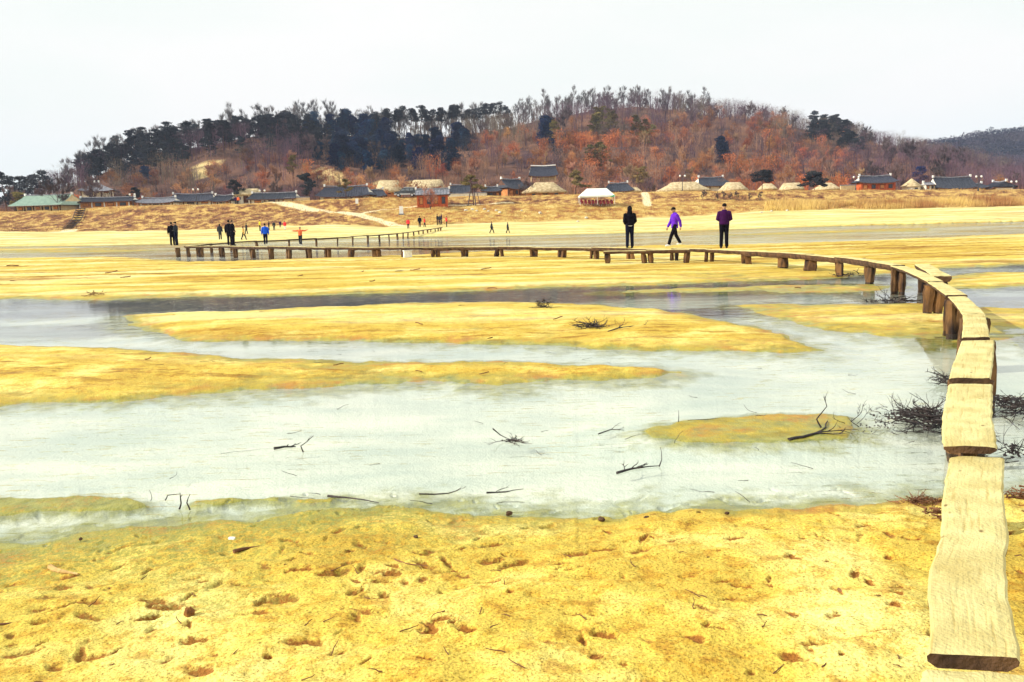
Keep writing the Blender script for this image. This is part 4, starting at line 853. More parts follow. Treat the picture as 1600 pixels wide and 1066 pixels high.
def roof(mb, w, d, z0, z1, hip=.5, sag=.25, lift=.25, n=12, th=.16, ridge=.55):
    """Tiled roof: ridge length = w*ridge, eaves curve down between lifted corners."""
    rings = []
    for side in (-1, 1):
        rows = []
        for j in range(6):
            t = j / 5; z = z1 + (z0 - z1) * (t - sag * t * (1 - t) * -1.0 * -1.0); hw = w / 2 * (ridge + (1 - ridge) * t); y = side * d / 2 * t
            z = z1 + (z0 - z1) * (t ** .8)
            rows.append([(-hw + 2 * hw * i / n, y, z + lift * t * abs(2 * i / n - 1) ** 3) for i in range(n + 1)])
        k = len(mb.v); 
        for r in rows: mb.v += r
        m = n + 1
        for j in range(5):
            for i in range(n):
                q = (k + j * m + i, k + j * m + i + 1, k + (j + 1) * m + i + 1, k + (j + 1) * m + i); mb.f.append(q if side > 0 else q[::-1]); mb.m.append(0)
        rings.append(rows)
    for e in (0, -1):                                             # hip or gable ends
        A_ = [r[e] for r in rings[0]]; B_ = [r[e] for r in rings[1]]
        for j in range(5): k = len(mb.v); mb.v += [A_[j], A_[j + 1], B_[j + 1], B_[j]]; mb.f.append((k, k + 1, k + 2, k + 3) if e else (k + 3, k + 2, k + 1, k)); mb.m.append(1 if (j < 3 and hip < 1) else 0)
    u = [(p[0], p[1], p[2] - th) for p in rings[0][-1]]; v = [(p[0], p[1], p[2] - th) for p in rings[1][-1]]; k = len(mb.v); m = n + 1
    mb.v += rings[0][-1] + u + v + rings[1][-1]
    for i in range(n):
        mb.f += [(k + i, k + i + 1, k + m + i + 1, k + m + i), (k + m + i, k + m + i + 1, k + 2 * m + i + 1, k + 2 * m + i), (k + 2 * m + i, k + 2 * m + i + 1, k + 3 * m + i + 1, k + 3 * m + i)]; mb.m += [2, 2, 2]
def hanok(name, label, px0, px1, ytop, ybase, Y, rz=0, tile=M_tile, wall=M_whitew, post=M_wood, ridge=.7, d=5.5, frac=.5, gable=M_whitew, doors=3, cat='house', base_extra=1.2, lift=.3, white_ridge=True):
    cx, w, zb, zt = W(px0, px1, ytop, ybase, Y); h = zt - zb; ze = zb + h * (1 - frac); zb2 = zb - base_extra; e = empty(name, (cx, Y, zb2), rz, label, cat); L = lambda z: z - zb2
    m = MB(); roof(m, w, d, L(ze), L(zt), .5, .25, lift, ridge=ridge); r = m.build('roof', [tile, gable, M_wood], e)
    rm = MB(); rm.tube([(-w / 2 * ridge, 0, L(zt) + .10 + lift * .5), (0, 0, L(zt) + .05), (w / 2 * ridge, 0, L(zt) + .10 + lift * .5)], .13, 6); rm.build('ridge', M_tileg, r)
    for s_ in (-1, 1):
        rm = MB(); rm.box((s_ * w / 2 * ridge, 0, L(zt) + .22 + lift * .5), (.32, .35, .5)); rm.build('ridge_end', M_wht, r)
    # tile courses
    tc_ = MB(); nn = max(6, int(w / .55))
    for i in range(nn + 1):
        u = -1 + 2 * i / nn
        for s_ in (-1, 1):
            pts = [(w / 2 * u * (ridge + (1 - ridge) * t), s_ * d / 2 * t, L(zt) + (ze - zt) * (t ** .8) + lift * t * abs(u) ** 3 + .03) for t in (0, .25, .5, .75, 1)]; tc_.tube(pts, .055, 4)
    tc_.build('tile_rows', tile, r)
    ww, wd = w * .86, d * .72; m = MB(); m.box((0, 0, L(ze + .12) / 2), (ww, wd, L(ze + .12))); m.build('wall', wall, e)
    for i in range(doors + 1):
        m = MB(); x = -ww / 2 + ww * i / doors; m.box((x, -wd / 2 - .08, L(ze) / 2), (.2, .2, L(ze))); m.build('post', post, e)
    for i in range(doors):
        m = MB(); x = -ww / 2 + ww * (i + .5) / doors; zc = L(zb + (ze - zb) * .5); m.box((x, -wd / 2 - .02, zc), (ww / doors * .5, .1, (ze - zb) * .62)); f = m.build('door' if i == doors // 2 else 'window', M_wood, e)
        m = MB(); m.box((x, -wd / 2 - .09, zc), (ww / doors * .5 - .16, .06, (ze - zb) * .62 - .16)); m.build('pane', M_dark if i % 2 else M_orw, f)
    return e
def thatch(name, label, px0, px1, ytop, ybase, Y, rz=0, frac=.72, wall=M_orw, top=.5, d=6.0):
    cx, w, zb, zt = W(px0, px1, ytop, ybase, Y); h = zt - zb; zb2 = zb - 1.2; e = empty(name, (cx, Y, zb2), rz, label, 'thatched house'); m = MB(); rings = []; rg = random.Random(int(px0))
    ze = zb + h * (1 - frac)
    for t in (-.06, 0, .12, .3, .5, .7, .85, .95, 1.0):
        tt = max(t, 0); a = w / 2 * (top + (1 - top) * (1 - tt) ** 1.25); b = d / 2 * (1 - tt ** 1.6 * .92); z = ze + (zt - ze) * tt - (.22 if t < 0 else 0) - zb2; k = .93 if t < 0 else 1
        if t > .9: a *= .97 if t < 1 else .88
        rings.append([(k * a * (abs(math.cos(q)) ** .75) * (1 if math.cos(q) > 0 else -1), k * b * (abs(math.sin(q)) ** .75) * (1 if math.sin(q) > 0 else -1), z + rg.uniform(-.05, .05)) for q in [2 * math.pi * j / 28 for j in range(28)]])
    m.loft(rings); m.build('thatched_roof', M_thatch, e, True)
    m = MB(); m.box((0, 0, (ze + .1 - zb2) / 2), (w * .8, d * .62, ze + .1 - zb2)); wl = m.build('wall', wall, e)
    m = MB(); m.box((0, -d * .31 - .03, (ze - zb2) * .7), (1.0, .1, (ze - zb) * .9)); dr = m.build('door', M_wood, e)
    for x in (-.3, .3):
        m = MB(); m.box((x * w * .8, -d * .31 - .03, (ze - zb2) * .75), (.7, .1, .5)); m.build('window', M_dark, e)
    return e
hanok('pale_green_roofed_house', 'house with a wide pale green roof and sunlit cream gable at the far left', 34, 128, 305, 330, 174, R_(-14), M_green, M_wall, M_wood, .92, 8.5, .66, M_wall, 5, lift=.02)
hanok('hip_roofed_pavilion', 'grey pyramid-roofed building rising behind the row of low houses at left', 133, 182, 286, 303, 195, R_(20), M_tileg, M_whitew, M_wood, .12, 7, .8, M_tileg, 3, cat='pavilion')
hanok('long_house', 'long low house with blue-grey roof and white posts and beam, left end of the village', 129, 216, 309, 324, 176, R_(2), M_tile, M_orw, M_wht, .95, 5, .42, M_whitew, 4, lift=.02)
hanok('tiled_house', 'grey-green tiled building with a small pale arch right of the long white-posted house', 222, 282, 310, 321, 176, 0, M_tileg, M_whitew, M_wood, .85, 5, .7)
hanok('tiled_house', 'dark tiled roof just behind the first street lamp on the left bank', 268, 342, 304, 320, 184, R_(5), M_tile, M_whitew, M_wood, .8, 6, .7)
hanok('tiled_house', 'small dark tiled roof between the street lamp and the white kiosk', 336, 372, 306, 319, 178, R_(-8), M_tile, M_whitew, M_wood, .8, 5, .7)
thatch('thatched_house', 'white walled house with cream rounded roof on the embankment beside two people', 370, 412, 295, 318, 180, 0, .42, M_whitew, .8)
hanok('tiled_house', 'long dark tiled roof with white ridge ends behind the start of the footpath', 393, 470, 302, 318, 176, R_(-3), M_tile, M_whitew, M_wood, .9, 5, .6, lift=.1)
hanok('tiled_house', 'large dark blue gabled roof left of the parked car', 500, 586, 292, 311, 176, R_(-4), M_tile, M_whitew, M_wood, .78, 6.5, .85, lift=.35)
hanok('tiled_house', 'dark tiled roof tucked behind the large hip-and-gable house, nearer the parked car', 560, 606, 297, 310, 186, R_(6), M_tile, M_whitew, M_wood, .75, 6, .85)
thatch('thatched_house', 'broad cream mound-like thatched roof behind the parked car', 588, 632, 282, 302, 205, R_(4), .9, M_orw, .7, 8)
thatch('thatched_house', 'low wide cream thatched roof behind the red hut', 640, 700, 281, 298, 215, 0, .9, M_orw, .75, 8)
hanok('red_hut', 'red boarded hut with a grey ribbed roof on the grass terrace', 651, 704, 295.5, 322.5, 161.2, 0, M_tileg, M_redw, M_redw, .98, 3.2, .34, M_redw, 4, cat='hut', base_extra=.5, lift=.03)
hanok('tiled_house', 'dark tiled house behind the long white wall', 703, 738, 290, 306, 182, 0, M_tile, M_whitew, M_wood, .85, 5, .75)
hanok('gate_pavilion', 'small open dark-roofed gate between the supported pine and the gabled house', 752, 786, 293, 308, 174, 0, M_tile, M_wood, M_wood, .55, 4, .45, M_whitew, 3, cat='gate')
hanok('tiled_house', 'dark steep-gabled building beside the big trapezoid thatched roof', 780, 818, 281, 306, 181, R_(35), M_tile, M_orw, M_wood, .92, 6, .6, M_wood)
thatch('thatched_house', 'big cream trapezoid thatched roof below the two-storey pavilion', 815, 888, 285, 305, 177, 0, .78, M_orw, .42)
# two-storey pavilion on stilts
cx, w_, zb, zt = W(827, 873, 260, 288, 215); pv = empty('two_storey_pavilion', (cx, 215, zb - 2), 0, 'blue-roofed open pavilion raised on posts above the thatched houses', 'pavilion'); zr = zt - zb + 2; ze = zr - 2.6
m = MB(); roof(m, w_, 5, ze, zr, .5, .25, .4, ridge=.85); r = m.build('roof', [M_tile, M_whitew, M_wood], pv); m = MB(); m.tube([(-w_ * .42, 0, zr + .25), (0, 0, zr + .08), (w_ * .42, 0, zr + .25)], .15, 6); m.build('ridge', M_wht, r)
m = MB(); m.box((0, 0, ze - 1.6), (w_ * .86, 4, .25)); m.build('floor_deck', M_wood, pv); m = MB(); m.box((w_ * .12, .4, ze - .7), (w_ * .5, 2.4, 1.5)); m.build('wall', M_wall, pv)
for i in range(5):
    for y in (-1.8, 1.8): m = MB(); m.tube([(w_ * .8 * (i / 4 - .5), y, 0), (w_ * .8 * (i / 4 - .5), y, ze + .2)], .13, 7); m.build('post', M_wall, pv)
m = MB(); [m.box((0, -1.95, ze - 1.3 + .28 * k), (w_ * .84, .06, .06)) for k in range(3)]; m.build('railing', M_wood, pv)
hanok('tiled_house', 'dark blue two-tier roof directly right of the white and green tent', 942, 990, 287, 302, 178, R_(-5), M_tile, M_whitew, M_wood, .6, 5.5, .85)
thatch('thatched_house', 'low cream thatched roof peeping over the bank right of the tent', 975, 1003, 293, 301, 178, 0, .8)
thatch('thatched_house', 'wide cream thatched roof with long sloping sides behind a street lamp', 1024, 1112, 284.5, 300, 177, 0, .9, M_orw, .45)
hanok('tiled_house', 'dark blue tiled roof with white ridge ends between two thatched roofs', 1082, 1138, 278, 293, 192, R_(8), M_tile, M_whitew, M_wood, .7, 7, .9)
thatch('thatched_house', 'rounded cream thatched roof left of the dark spreading pine on the right', 1122, 1168, 285, 299, 178, 0, .9, M_orw, .5)
thatch('thatched_house', 'cream thatched roof half hidden behind the spreading pine', 1185, 1212, 287, 298, 184, 0, .8)
thatch('thatched_house', 'pale flat-topped thatched roof between the two dark pines on the right', 1218, 1254, 286, 298, 178, 0, .85, M_whitew, .75)
thatch('thatched_house', 'low thatched roof trailing off right of the second dark pine', 1270, 1312, 286, 298, 180, 0, .85, M_orw, .35)
hanok('tiled_house', 'blue tiled house with a white gable and red-brown walls beside a street lamp', 1336, 1394, 276, 297.5, 177, R_(-6), M_tile, M_redw, M_redw, .8, 6, .5, M_whitew, 4)
# conical thatched house
cx, w_, zb, zt = W(1407, 1438, 279, 297, 178); e = empty('conical_hut', (cx, 178, zb - 1), 0, 'small hut with a cream conical thatched roof and white walls', 'hut'); hh = zt - zb + 1
m = MB(); m.loft([oval((0, 0, hh - 1.75), w_ / 2, 2.2, 16), oval((0, 0, hh - 1.6), w_ / 2 * .98, 2.15, 16), oval((0, 0, hh - .9), w_ / 2 * .55, 1.2, 16), oval((0, 0, hh - .3), w_ / 2 * .2, .45, 16), oval((0, 0, hh), .06, .06, 16)]); m.build('thatched_roof', M_thatch, e, True)
m = MB(); m.loft([oval((0, 0, 0), w_ * .42, 1.8, 16), oval((0, 0, hh - 1.6), w_ * .42, 1.8, 16)]); m.build('wall', M_whitew, e); m = MB(); m.box((.2, -1.82, hh - 2.2), (.6, .12, .5)); m.build('window', M_dark, e)
hanok('white_outbuilding', 'small low white outbuilding between the conical hut and the great blue roof', 1440, 1456, 286, 297, 177, 0, M_tileg, M_whitew, M_whitew, .9, 3, .3, M_whitew, 2, cat='shed', lift=.02)
hanok('tiled_house', 'house with a great plain dark blue roof left of the tallest street lamp', 1455, 1514, 278, 297, 177, R_(-4), M_tile, M_whitew, M_wood, .95, 7, .92, M_whitew, lift=.3)
hanok('tiled_house', 'low dark tiled roof behind the base of the tall right-hand street lamp', 1508, 1534, 288, 297, 180, 0, M_tile, M_redw, M_wood, .8, 5, .7)
hanok('tiled_house', 'small dark gable-roofed house with a white arch, rightmost in the village', 1541, 1578, 285, 297, 178, R_(90), M_tile, M_whitew, M_wood, .95, 5.0, .8, M_tile, 2)
# walls
def wall(px0, px1, yt, yb, Y, label, m_=M_whitew, cap=M_tileg):
    cx, w, zb, zt = W(px0, px1, yt, yb, Y); e = empty('garden_wall', (cx, Y, zb - .8), 0, label, 'wall'); h = zt - zb + .8; m = MB(); m.box((0, 0, h / 2), (w, .35, h)); m.build('wall_face', m_, e); m = MB(); m.box((0, 0, h + .07), (w + .2, .6, .16), top=.9); m.build('coping', cap, e)
wall(703, 762, 302.5, 310, 172, 'long white garden wall between the red hut and the supported pine'); wall(446, 486, 309, 318, 174, 'low pale wall right of the footpath top', M_wall); wall(1312, 1336, 290, 298, 176, 'short cream garden wall left of the blue tiled house', M_wall)
# street lamps
def lamp(px, ytop, ybase, Y, label, n=2):
    cx, _, zb, zt = W(px - 1, px + 1, ytop, ybase, Y); h = max(3.2, zt - zb); zg = gh(cx, Y); e = empty('street_lamp', (cx, Y, zg), 0, label, 'street lamp', 'double globe street lamps on the embankment'); h = zt - zg
    m = MB(); m.tube([(0, 0, 0), (0, 0, .5), (0, 0, .55), (0, 0, h)], [.16, .13, .07, .05], 8); m.build('pole', M_metal, e); m = MB(); m.tube([(-.5, 0, h - .35), (-.3, 0, h - .25), (0, 0, h - .3), (.3, 0, h - .25), (.5, 0, h - .35)], .04, 6); m.build('crossarm', M_metal, e)
    for s_ in (-1, 1):
        m = MB(); m.loft(ell((s_ * .5, 0, h - .12), .19, .19, .24, 10, 6)); g_ = m.build('lamp_globe', M_wht, e, True); m = MB(); m.tube([(s_ * .5, 0, h + .08), (s_ * .5, 0, h + .22)], [.14, .02], 8); m.build('finial', M_metal, g_)
lamp(310, 295, 320, 171, 'black street lamp with two white globes behind the left embankment crest'); lamp(413, 297, 316, 173, 'small dark street lamp beside the cream rounded roof'); lamp(1066, 274, 299, 171, 'black two-globe street lamp in front of the wide thatched roof'); lamp(1336, 276, 298, 171, 'black two-globe street lamp left of the blue tiled house with red walls')
lamp(1527, 275, 306, 165, 'tallest two-globe street lamp, standing forward on the right embankment slope'); lamp(211, 303, 323, 173, 'short street lamp at the right end of the long white-posted house'); lamp(1582, 283, 300, 170, 'dark street lamp nearest the right edge of the picture')
# parked car
p = at_y(634, 309, 167.6); zc = max(gh(p.x, q_) for q_ in (164, 165, 166, 167, 168)) + .1; e = empty('parked_car', (p.x, 167.6, zc), 0, 'dark grey and silver off-road car parked on the embankment left of the red hut', 'car'); e.scale = (1.0, 1, 1)
M_car = mat('dark_grey_car_paint', (.035, .04, .05), (.05, .055, .065), 2, .35, spec=.6); M_sil = mat('silver_car_trim', (.45, .46, .48), (.55, .56, .58), 2, .4, spec=.6); M_glass = mat('car_glass', (.10, .12, .14), (.16, .18, .2), 2, .1, spec=.8); M_tyre = mat('black_tyre', (.015, .015, .015), (.03, .03, .03), 8, .9)
prof = [(-2.1, .45), (-2.15, .8), (-2.05, 1.02), (-1.15, 1.12), (-.55, 1.68), (.2, 1.78), (1.7, 1.74), (2.0, 1.15), (2.12, 1.05), (2.12, .45)]
m = MB(); m.loft([[(x, y * (1 if z < 1.1 else .86), z) for x, z in prof] for y in (-.86, -.8, .8, .86)]); m.build('body', M_car, e); m = MB(); m.box((0, 0, .52), (4.3, 1.8, .25)); m.build('side_trim', M_sil, e)
for a, b in ((-.85, -.05), (.05, .85), (.95, 1.65)):
    for s_ in (-1, 1):
        m = MB(); q = .25 if a < -.5 else 0; m.add([(a, s_ * .862, 1.16), (b, s_ * .862, 1.16), (b - .05, s_ * .775, 1.6), (a + q + .05, s_ * .775, 1.6)], [(0, 1, 2, 3)]); m.v += [(x, y - s_ * .04, z) for x, y, z in m.v]; m.f += [(4, 5, 6, 7), (0, 1, 5, 4), (2, 3, 7, 6)]; m.m += [0] * 3; m.build('window', M_glass, e)
for x in (-1.35, 1.35):
    for s_ in (-1, 1):
        m = MB(); m.tube([(x, s_ * .72, .36), (x, s_ * .93, .36)], .36, 16); wl = m.build('wheel', M_tyre, e); m = MB(); m.tube([(x, s_ * .9, .36), (x, s_ * .95, .36)], .23, 12); m.build('rim', M_sil, wl)
for s_ in (-1, 1): m = MB(); m.box((-2.13, s_ * .6, .86), (.1, .32, .18)); m.build('headlight', M_wht, e); 
m = MB(); [m.tube([(-.4, s_ * .6, 1.84), (1.6, s_ * .6, 1.84)], .03, 5) for s_ in (-1, 1)]; m.build('roof_rack', M_sil, e)
# canopy tent with red chairs
ty = 158.5; cx, w_, zb, zt = W(904, 960, 294.5, 319, ty); zg = gh(cx, ty); e = empty('canopy_tent', (cx, ty, zg), 0, 'white canopy tent with a green right side on the grass terrace', 'tent'); he = float(zat(930, 306, ty)) - zg; ht = zt - zg
w2, d2 = w_ / 2 * .96, 1.7; m = MB(); V_ = [(-w2, -d2, he), (w2, -d2, he), (w2, d2, he), (-w2, d2, he), (-w2 * .55, 0, ht), (w2 * .6, 0, ht)]
m.add(V_, [(0, 1, 5, 4), (2, 3, 4, 5), (3, 0, 4)]); m.add([(a, b, c - .28) if k < 4 else (a, b, c) for k, (a, b, c) in enumerate(V_[:4] * 1 + V_[:4])], [(0, 1, 5, 4), (1, 2, 6, 5), (2, 3, 7, 6), (3, 0, 4, 7)]); m.build('canopy', M_canv, e)
m = MB(); m.add([V_[1], V_[2], V_[5]], [(0, 1, 2)]); m.add([(w2 * .72, -d2 - .012, he - .28), (w2 + .012, -d2 - .012, he - .28), (w2 + .012, -d2 - .012, he + .02), (w2 * .62, -d2 * .92, he + .12)], [(0, 1, 2, 3)]); m.build('green_panel', M_grn, e)
for x in (-w2, 0, w2):
    for y in (-d2, d2): m = MB(); m.tube([(x, y, 0), (x, y, he)], .035, 6); m.build('leg', M_wht, e)
M_chair = mat('dark_red_plastic', (.20, .012, .02), (.32, .02, .03), 3, .5)
def chair():
    e = empty('plastic_chair', (0, 0, 0), 0, 'dark red plastic chair in the rows beneath the white canopy tent', 'chair', 'red chairs under the canopy tent'); m = MB(); m.box((0, 0, .43), (.46, .46, .05)); m.build('seat', M_chair, e); m = MB(); m.box((0, .23, .68), (.44, .05, .5)); m.build('backrest', M_chair, e)
    for x in (-.2, .2):
        for y in (-.2, .2): m = MB(); m.tube([(x, y, 0), (x * .9, y * .9, .42)], .025, 5); m.build('leg', M_wht if y < 0 else M_chair, e)
    return e
c0 = chair(); first = True
for r_ in range(2):
    for i in range(9):
        x = cx - w2 * .86 + w2 * 1.72 * i / 8; y = ty - .9 + r_ * 1.1
        if first: c = c0; first = False
        else:
            c = c0.copy(); COL.objects.link(c)
            for ch in c0.children: q = ch.copy(); COL.objects.link(q); q.parent = c
        c.location = (x, y, gh(x, y)); c.rotation_euler = (0, 0, math.pi + TR.uniform(-.25, .25))
# boards, steps, stones
p = at_y(558, 320, 162); zg = gh(p.x, 162); e = empty('sign_board', (p.x, 162, zg), 0, 'small white notice board on a thin post on the grass slope', 'sign'); m = MB(); m.tube([(0, 0, 0), (0, 0, 1.3)], .05, 6); m.build('post', M_wood, e); m = MB(); m.box((0, -.08, 1.5), (.55, .06, .95)); m.build('panel', M_wht, e)
p = at_y(627, 330, 156.5); zg = gh(p.x, 156.5); e = empty('standing_stone', (p.x, 156.5, zg), 0, 'white upright inscribed slab standing on the slope below the red hut', 'stone slab'); m = MB(); m.box((0, 0, .75), (.72, .3, 1.55), top=.92); m.build('slab', M_wht, e); m = MB(); m.box((0, 0, .06), (1.0, .6, .2)); m.build('base', M_tileg, e)
m = MB(); a = Vector((*at_y(106, hor(106), 153).xy, 0)); b = Vector((*at_y(130, hor(130), 167).xy, 0)); M_step = mat('dark_step_timber', (.05, .04, .04), (.14, .11, .09), 4, .9); e = empty('stairway', (a.x, a.y, gh(a.x, a.y)), 0, 'narrow dark stairway climbing the left embankment to the green-roofed house', 'stairs')
dx = (b - a) / 13; ang = math.atan2(dx.y, dx.x) - math.pi / 2
for k in range(14):
    q = a + dx * k; m = MB(); m.box((q.x - a.x, q.y - a.y, gh(q.x, q.y) + .12 - e.location.z), (1.5, .5, .14), ang); m.build('step', M_step, e)
for s_ in (-1, 1):
    m = MB(); off = Vector((math.cos(ang), math.sin(ang), 0)) * .8 * s_; m.tube([(q.x - a.x + off.x, q.y - a.y + off.y, gh(q.x, q.y) + .3 - e.location.z) for q in [a + dx * k for k in range(14)]], .07, 4); m.build('stringer', M_step, e)
M_stone = mat('pale_stone', (.5, .45, .35), (.75, .70, .58), 3, .9)
def rock(name, loc, r, seed, m_=M_stone, label=None, group=None, cat='stone', fl=.6):
    rg = random.Random(seed); m = MB(); rr0 = [[rg.uniform(.8, 1.15) for _ in range(9)] for _ in range(6)]; R0 = ell((0, 0, 0), r, r * .8, r * fl, 9, 6); m.loft([[(p[0] * rr0[i][j], p[1] * rr0[i][j], p[2] * rr0[i][j]) for j, p in enumerate(q)] for i, q in enumerate(R0)])
    o = m.build(name, m_, None, False); o.location = loc; o.rotation_euler = (0, 0, rg.uniform(0, 6)); return tag(o, label, cat, group)
for k, (px, py) in enumerate([(728, 330), (738, 329), (745, 331), (757, 328), (763, 332), (775, 330), (781, 333), (815, 331), (844, 334), (903, 347), (916, 342), (1205, 331), (1190, 333), (1230, 330)]):
    p = sandY(px, py); rock('field_stone', (p.x, p.y, p.z + .1), TR.uniform(.22, .42), k, M_stone, 'small pale stone lying in the dry grass of the far terrace', 'pale stones on the far terrace')
# village trees
def vtree(name, var, px, ybase, Y, s, rz, label, cat='tree', zoff=0):
    p = at_y(px, ybase, Y); return tree(name, var, (p.x, Y, gh(p.x, Y) - .1 + zoff), s, rz, label, None, cat)
sup = pine(301, 6.2, M_pineo, .55, .34, 12, 130, .3, 1.1, .3)
e = vtree('pine_tree', sup, 740, 320, 160.5, .95, 0, 'flat-crowned brown-green pine held up by props right of the red hut')
for k in range(5):
    a = k * 1.25; m = MB(); m.tube([(math.cos(a) * 1.4, math.sin(a) * 1.0, 0), (math.cos(a) * .5, math.sin(a) * .4, 3.7)], .07, 5); m.build('prop', M_trunkg, e)
big = pine(302, 4.3, M_pine, .45, .62, 26, 150, .26, 1.6, .42)
vtree('pine_tree', big, 1190, 297, 171, 1.0, .4, 'wide dark umbrella-shaped pine between thatched roofs on the right'); vtree('pine_tree', pine(303, 3.8, M_pine, .22, .60, 26, 160, .26, 1.6, .6), 1273, 297, 170, 1.0, 1.3, 'compact round dark pine standing on the crest, right of the umbrella-shaped one')
vtree('pine_tree', pine(304, 6.5, M_pine, .4, .3, 14, 130, .3), 372, 318, 178, .85, .3, 'dark green pine leaning behind the cream rounded roof'); vtree('pine_tree', pine(305, 6, M_pine, .5, .3, 11, 130, .3), 213, 320, 185, .8, 1, 'small dark pine behind the long white-posted house')
vtree('pine_tree', pine(306, 8, M_pineo, .5, .25, 12, 130, .32), 1002, 300, 205, .9, 1, 'rounded olive pine standing alone behind the low roofs in mid-village'); vtree('pine_tree', pine(307, 5.5, M_pineo, .35, .4, 15, 130, .3), 899, 304, 176, 1, 1, 'low spreading dark pine left of the canopy tent')
vtree('pine_tree', pine(308, 5.5, M_pine, .35, .35, 13, 130, .3), 486, 312, 195, 1.3, 2, 'dark pine behind the pale slope left of the large blue-roofed house'); vtree('pine_tree', pine(309, 4.6, M_pineo, .35, .4, 12, 120, .28), 540, 311, 172, .9, 2, 'brownish small pine in front of the large blue-roofed house')
vtree('bare_tree', bare_tree(320, 7.5, .25, .6, M_twigp, .03, 14), 148, 324, 186, 1.1, .5, 'purple leafless tree in front of the pyramid-roofed building at left')
vtree('bare_tree', bare_tree(310, 7.0, .15, .75, M_twigp, .03, 16), 92, 329, 170, 1.1, .5, 'round purple-twigged leafless tree in front of the pale green roof', )
vtree('bare_tree', bare_tree(311, 5.5, .15, .8, M_twigo, .022, 10), 634, 308, 174, 1.0, .5, 'wide leafless tree with bent limbs behind the parked car'); vtree('bare_tree', bare_tree(312, 6, .2, .6, M_twigp, .03, 12), 1400, 298, 190, 1.3, .5, 'rounded reddish leafless tree behind the conical hut')
vtree('bare_tree', bare_tree(313, 5, .2, .7, M_twigo, .022, 8), 673, 322, 158.5, 1.05, .5, 'thin leafless tree growing in front of the red hut'); vtree('bare_tree', bare_tree(314, 5, .2, .7, M_twigp, .022, 8), 822, 305, 173, 1, .5, 'leafless tree at the left side of the trapezoid thatched roof')
vtree('bare_tree', bare_tree(315, 5, .2, .7, M_twigp, .022, 8), 1505, 298, 186, .9, .5, 'small leafless tree behind the tall right-hand lamp'); vtree('pine_tree', pine(316, 8, M_con, .3, .25, 16, 140, .35), 1440, 298, 215, .9, .5, 'dark blue-green tree rising behind the white outbuilding')
vtree('pine_tree', V_pine[0], 12, 330, 235, 1.25, .4, 'tall dark pine at the extreme left edge of the picture'); vtree('pine_tree', V_pine[1], 48, 330, 232, 1.15, 2, 'broad dark pine second from the left edge'); vtree('pine_tree', V_tall[2], 76, 330, 240, 1.1, 2, 'slim dark pine just left of the round leafless tree')
vtree('pine_tree', V_pine[3], -25, 330, 225, 1.2, 2, 'dark pine partly cut off by the left edge'); vtree('pine_tree', V_pine[4], 30, 330, 262, 1.3, 5, 'dark pine behind the first two at the left edge'); vtree('bare_tree', V_barep[1], 20, 330, 205, .9, 5, 'low purple leafless tree under the pines at the left edge'); vtree('bare_tree', V_barep[2], 60, 330, 208, .85, 1, 'purple leafless tree left behind the pale green roof')
vtree('pine_tree', pine(317, 4, M_pineo, .35, .35, 12, 100, .25), 30, 330, 182, 1.2, 1, 'reddish low pine at the left gable of the green-roofed house')
for k, px in enumerate([98, 112, 186, 200, 250, 262, 350, 395, 425, 440, 480, 775, 790, 1015, 1150, 1300, 1318, 1360, 1420, 1470, 1530, 1560, 1590, 1615]):
    Y = TR.uniform(196, 226); p = at_y(px, 300, Y); e = tree('bare_tree', TR.choice(V_bareo + V_barep + V_rust), (p.x, Y, gh(p.x, Y) - .2), TR.uniform(.55, .85), TR.uniform(0, 6), 'leafless or rust-leaved tree rising just behind the village roofs', 'trees behind the village roofs')
for k, px in enumerate([1097, 1122, 1131, 1141, 1152, 1170, 1187]):
    Y = 161.5; p = at_y(px, 312, Y); o = tree('sapling', V_barep[k % 4], (p.x, Y, gh(p.x, Y) - .1), TR.uniform(.19, .26), k, 'thin dark sapling planted in a row on the brown slope right of centre', 'saplings in a row on the slope', 'sapling')

# ================================================================== DRIFTWOOD AND LITTER
M_stick = mat('wet_dark_stick', (.012, .010, .014), (.06, .04, .035), 6, .6, .4, 40, spec=.4); M_dry = mat('dry_brown_stick', (.10, .04, .02), (.26, .12, .05), 6, .8, .5, 40)
M_gold = mat('split_driftwood', (.32, .17, .05), (.60, .40, .15), 6, .8, .5, 40); M_leafd = mat('dead_leaf', (.06, .03, .02), (.2, .09, .04), 6, .8)
BR = random.Random(91)
def twigpath(rg, p, d, L, n=5, kink=.35):
    pts = [p]; q = p.copy(); dd = d.normalized()
    for i in range(n): dd = (dd + Vector((rg.uniform(-kink, kink), rg.uniform(-kink, kink), rg.uniform(-kink, kink) * .5))).normalized(); q = q + dd * L / n; pts.append(q.copy())
    return pts
def forked(rg, mb, p, d, L, r, lev=2, kink=.3):
    pts = twigpath(rg, p, d, L, 5, kink); mb.tube(pts, [r * (1 - .14 * i) for i in range(6)], 6, jit=.12, rg=rg)
    if lev:
        for k in range(rg.randint(1, 3)):
            i = rg.randint(1, 4); forked(rg, mb, pts[i].copy(), (pts[min(i + 1, 5)] - pts[i]).normalized() + Vector((rg.uniform(-.9, .9), rg.uniform(-.9, .9), rg.uniform(-.2, .7))), L * rg.uniform(.3, .6), r * .6, lev - 1, kink)
def gz0(p): return max(0.0, gh(p.x, p.y))
def thing_from(mb, name, origin, m_, label, cat, group=None):
    mb.v = [(x - origin.x, y - origin.y, z - origin.z) for x, y, z in mb.v]; o = mb.build(name, m_); o.location = origin; return tag(o, label, cat, group)
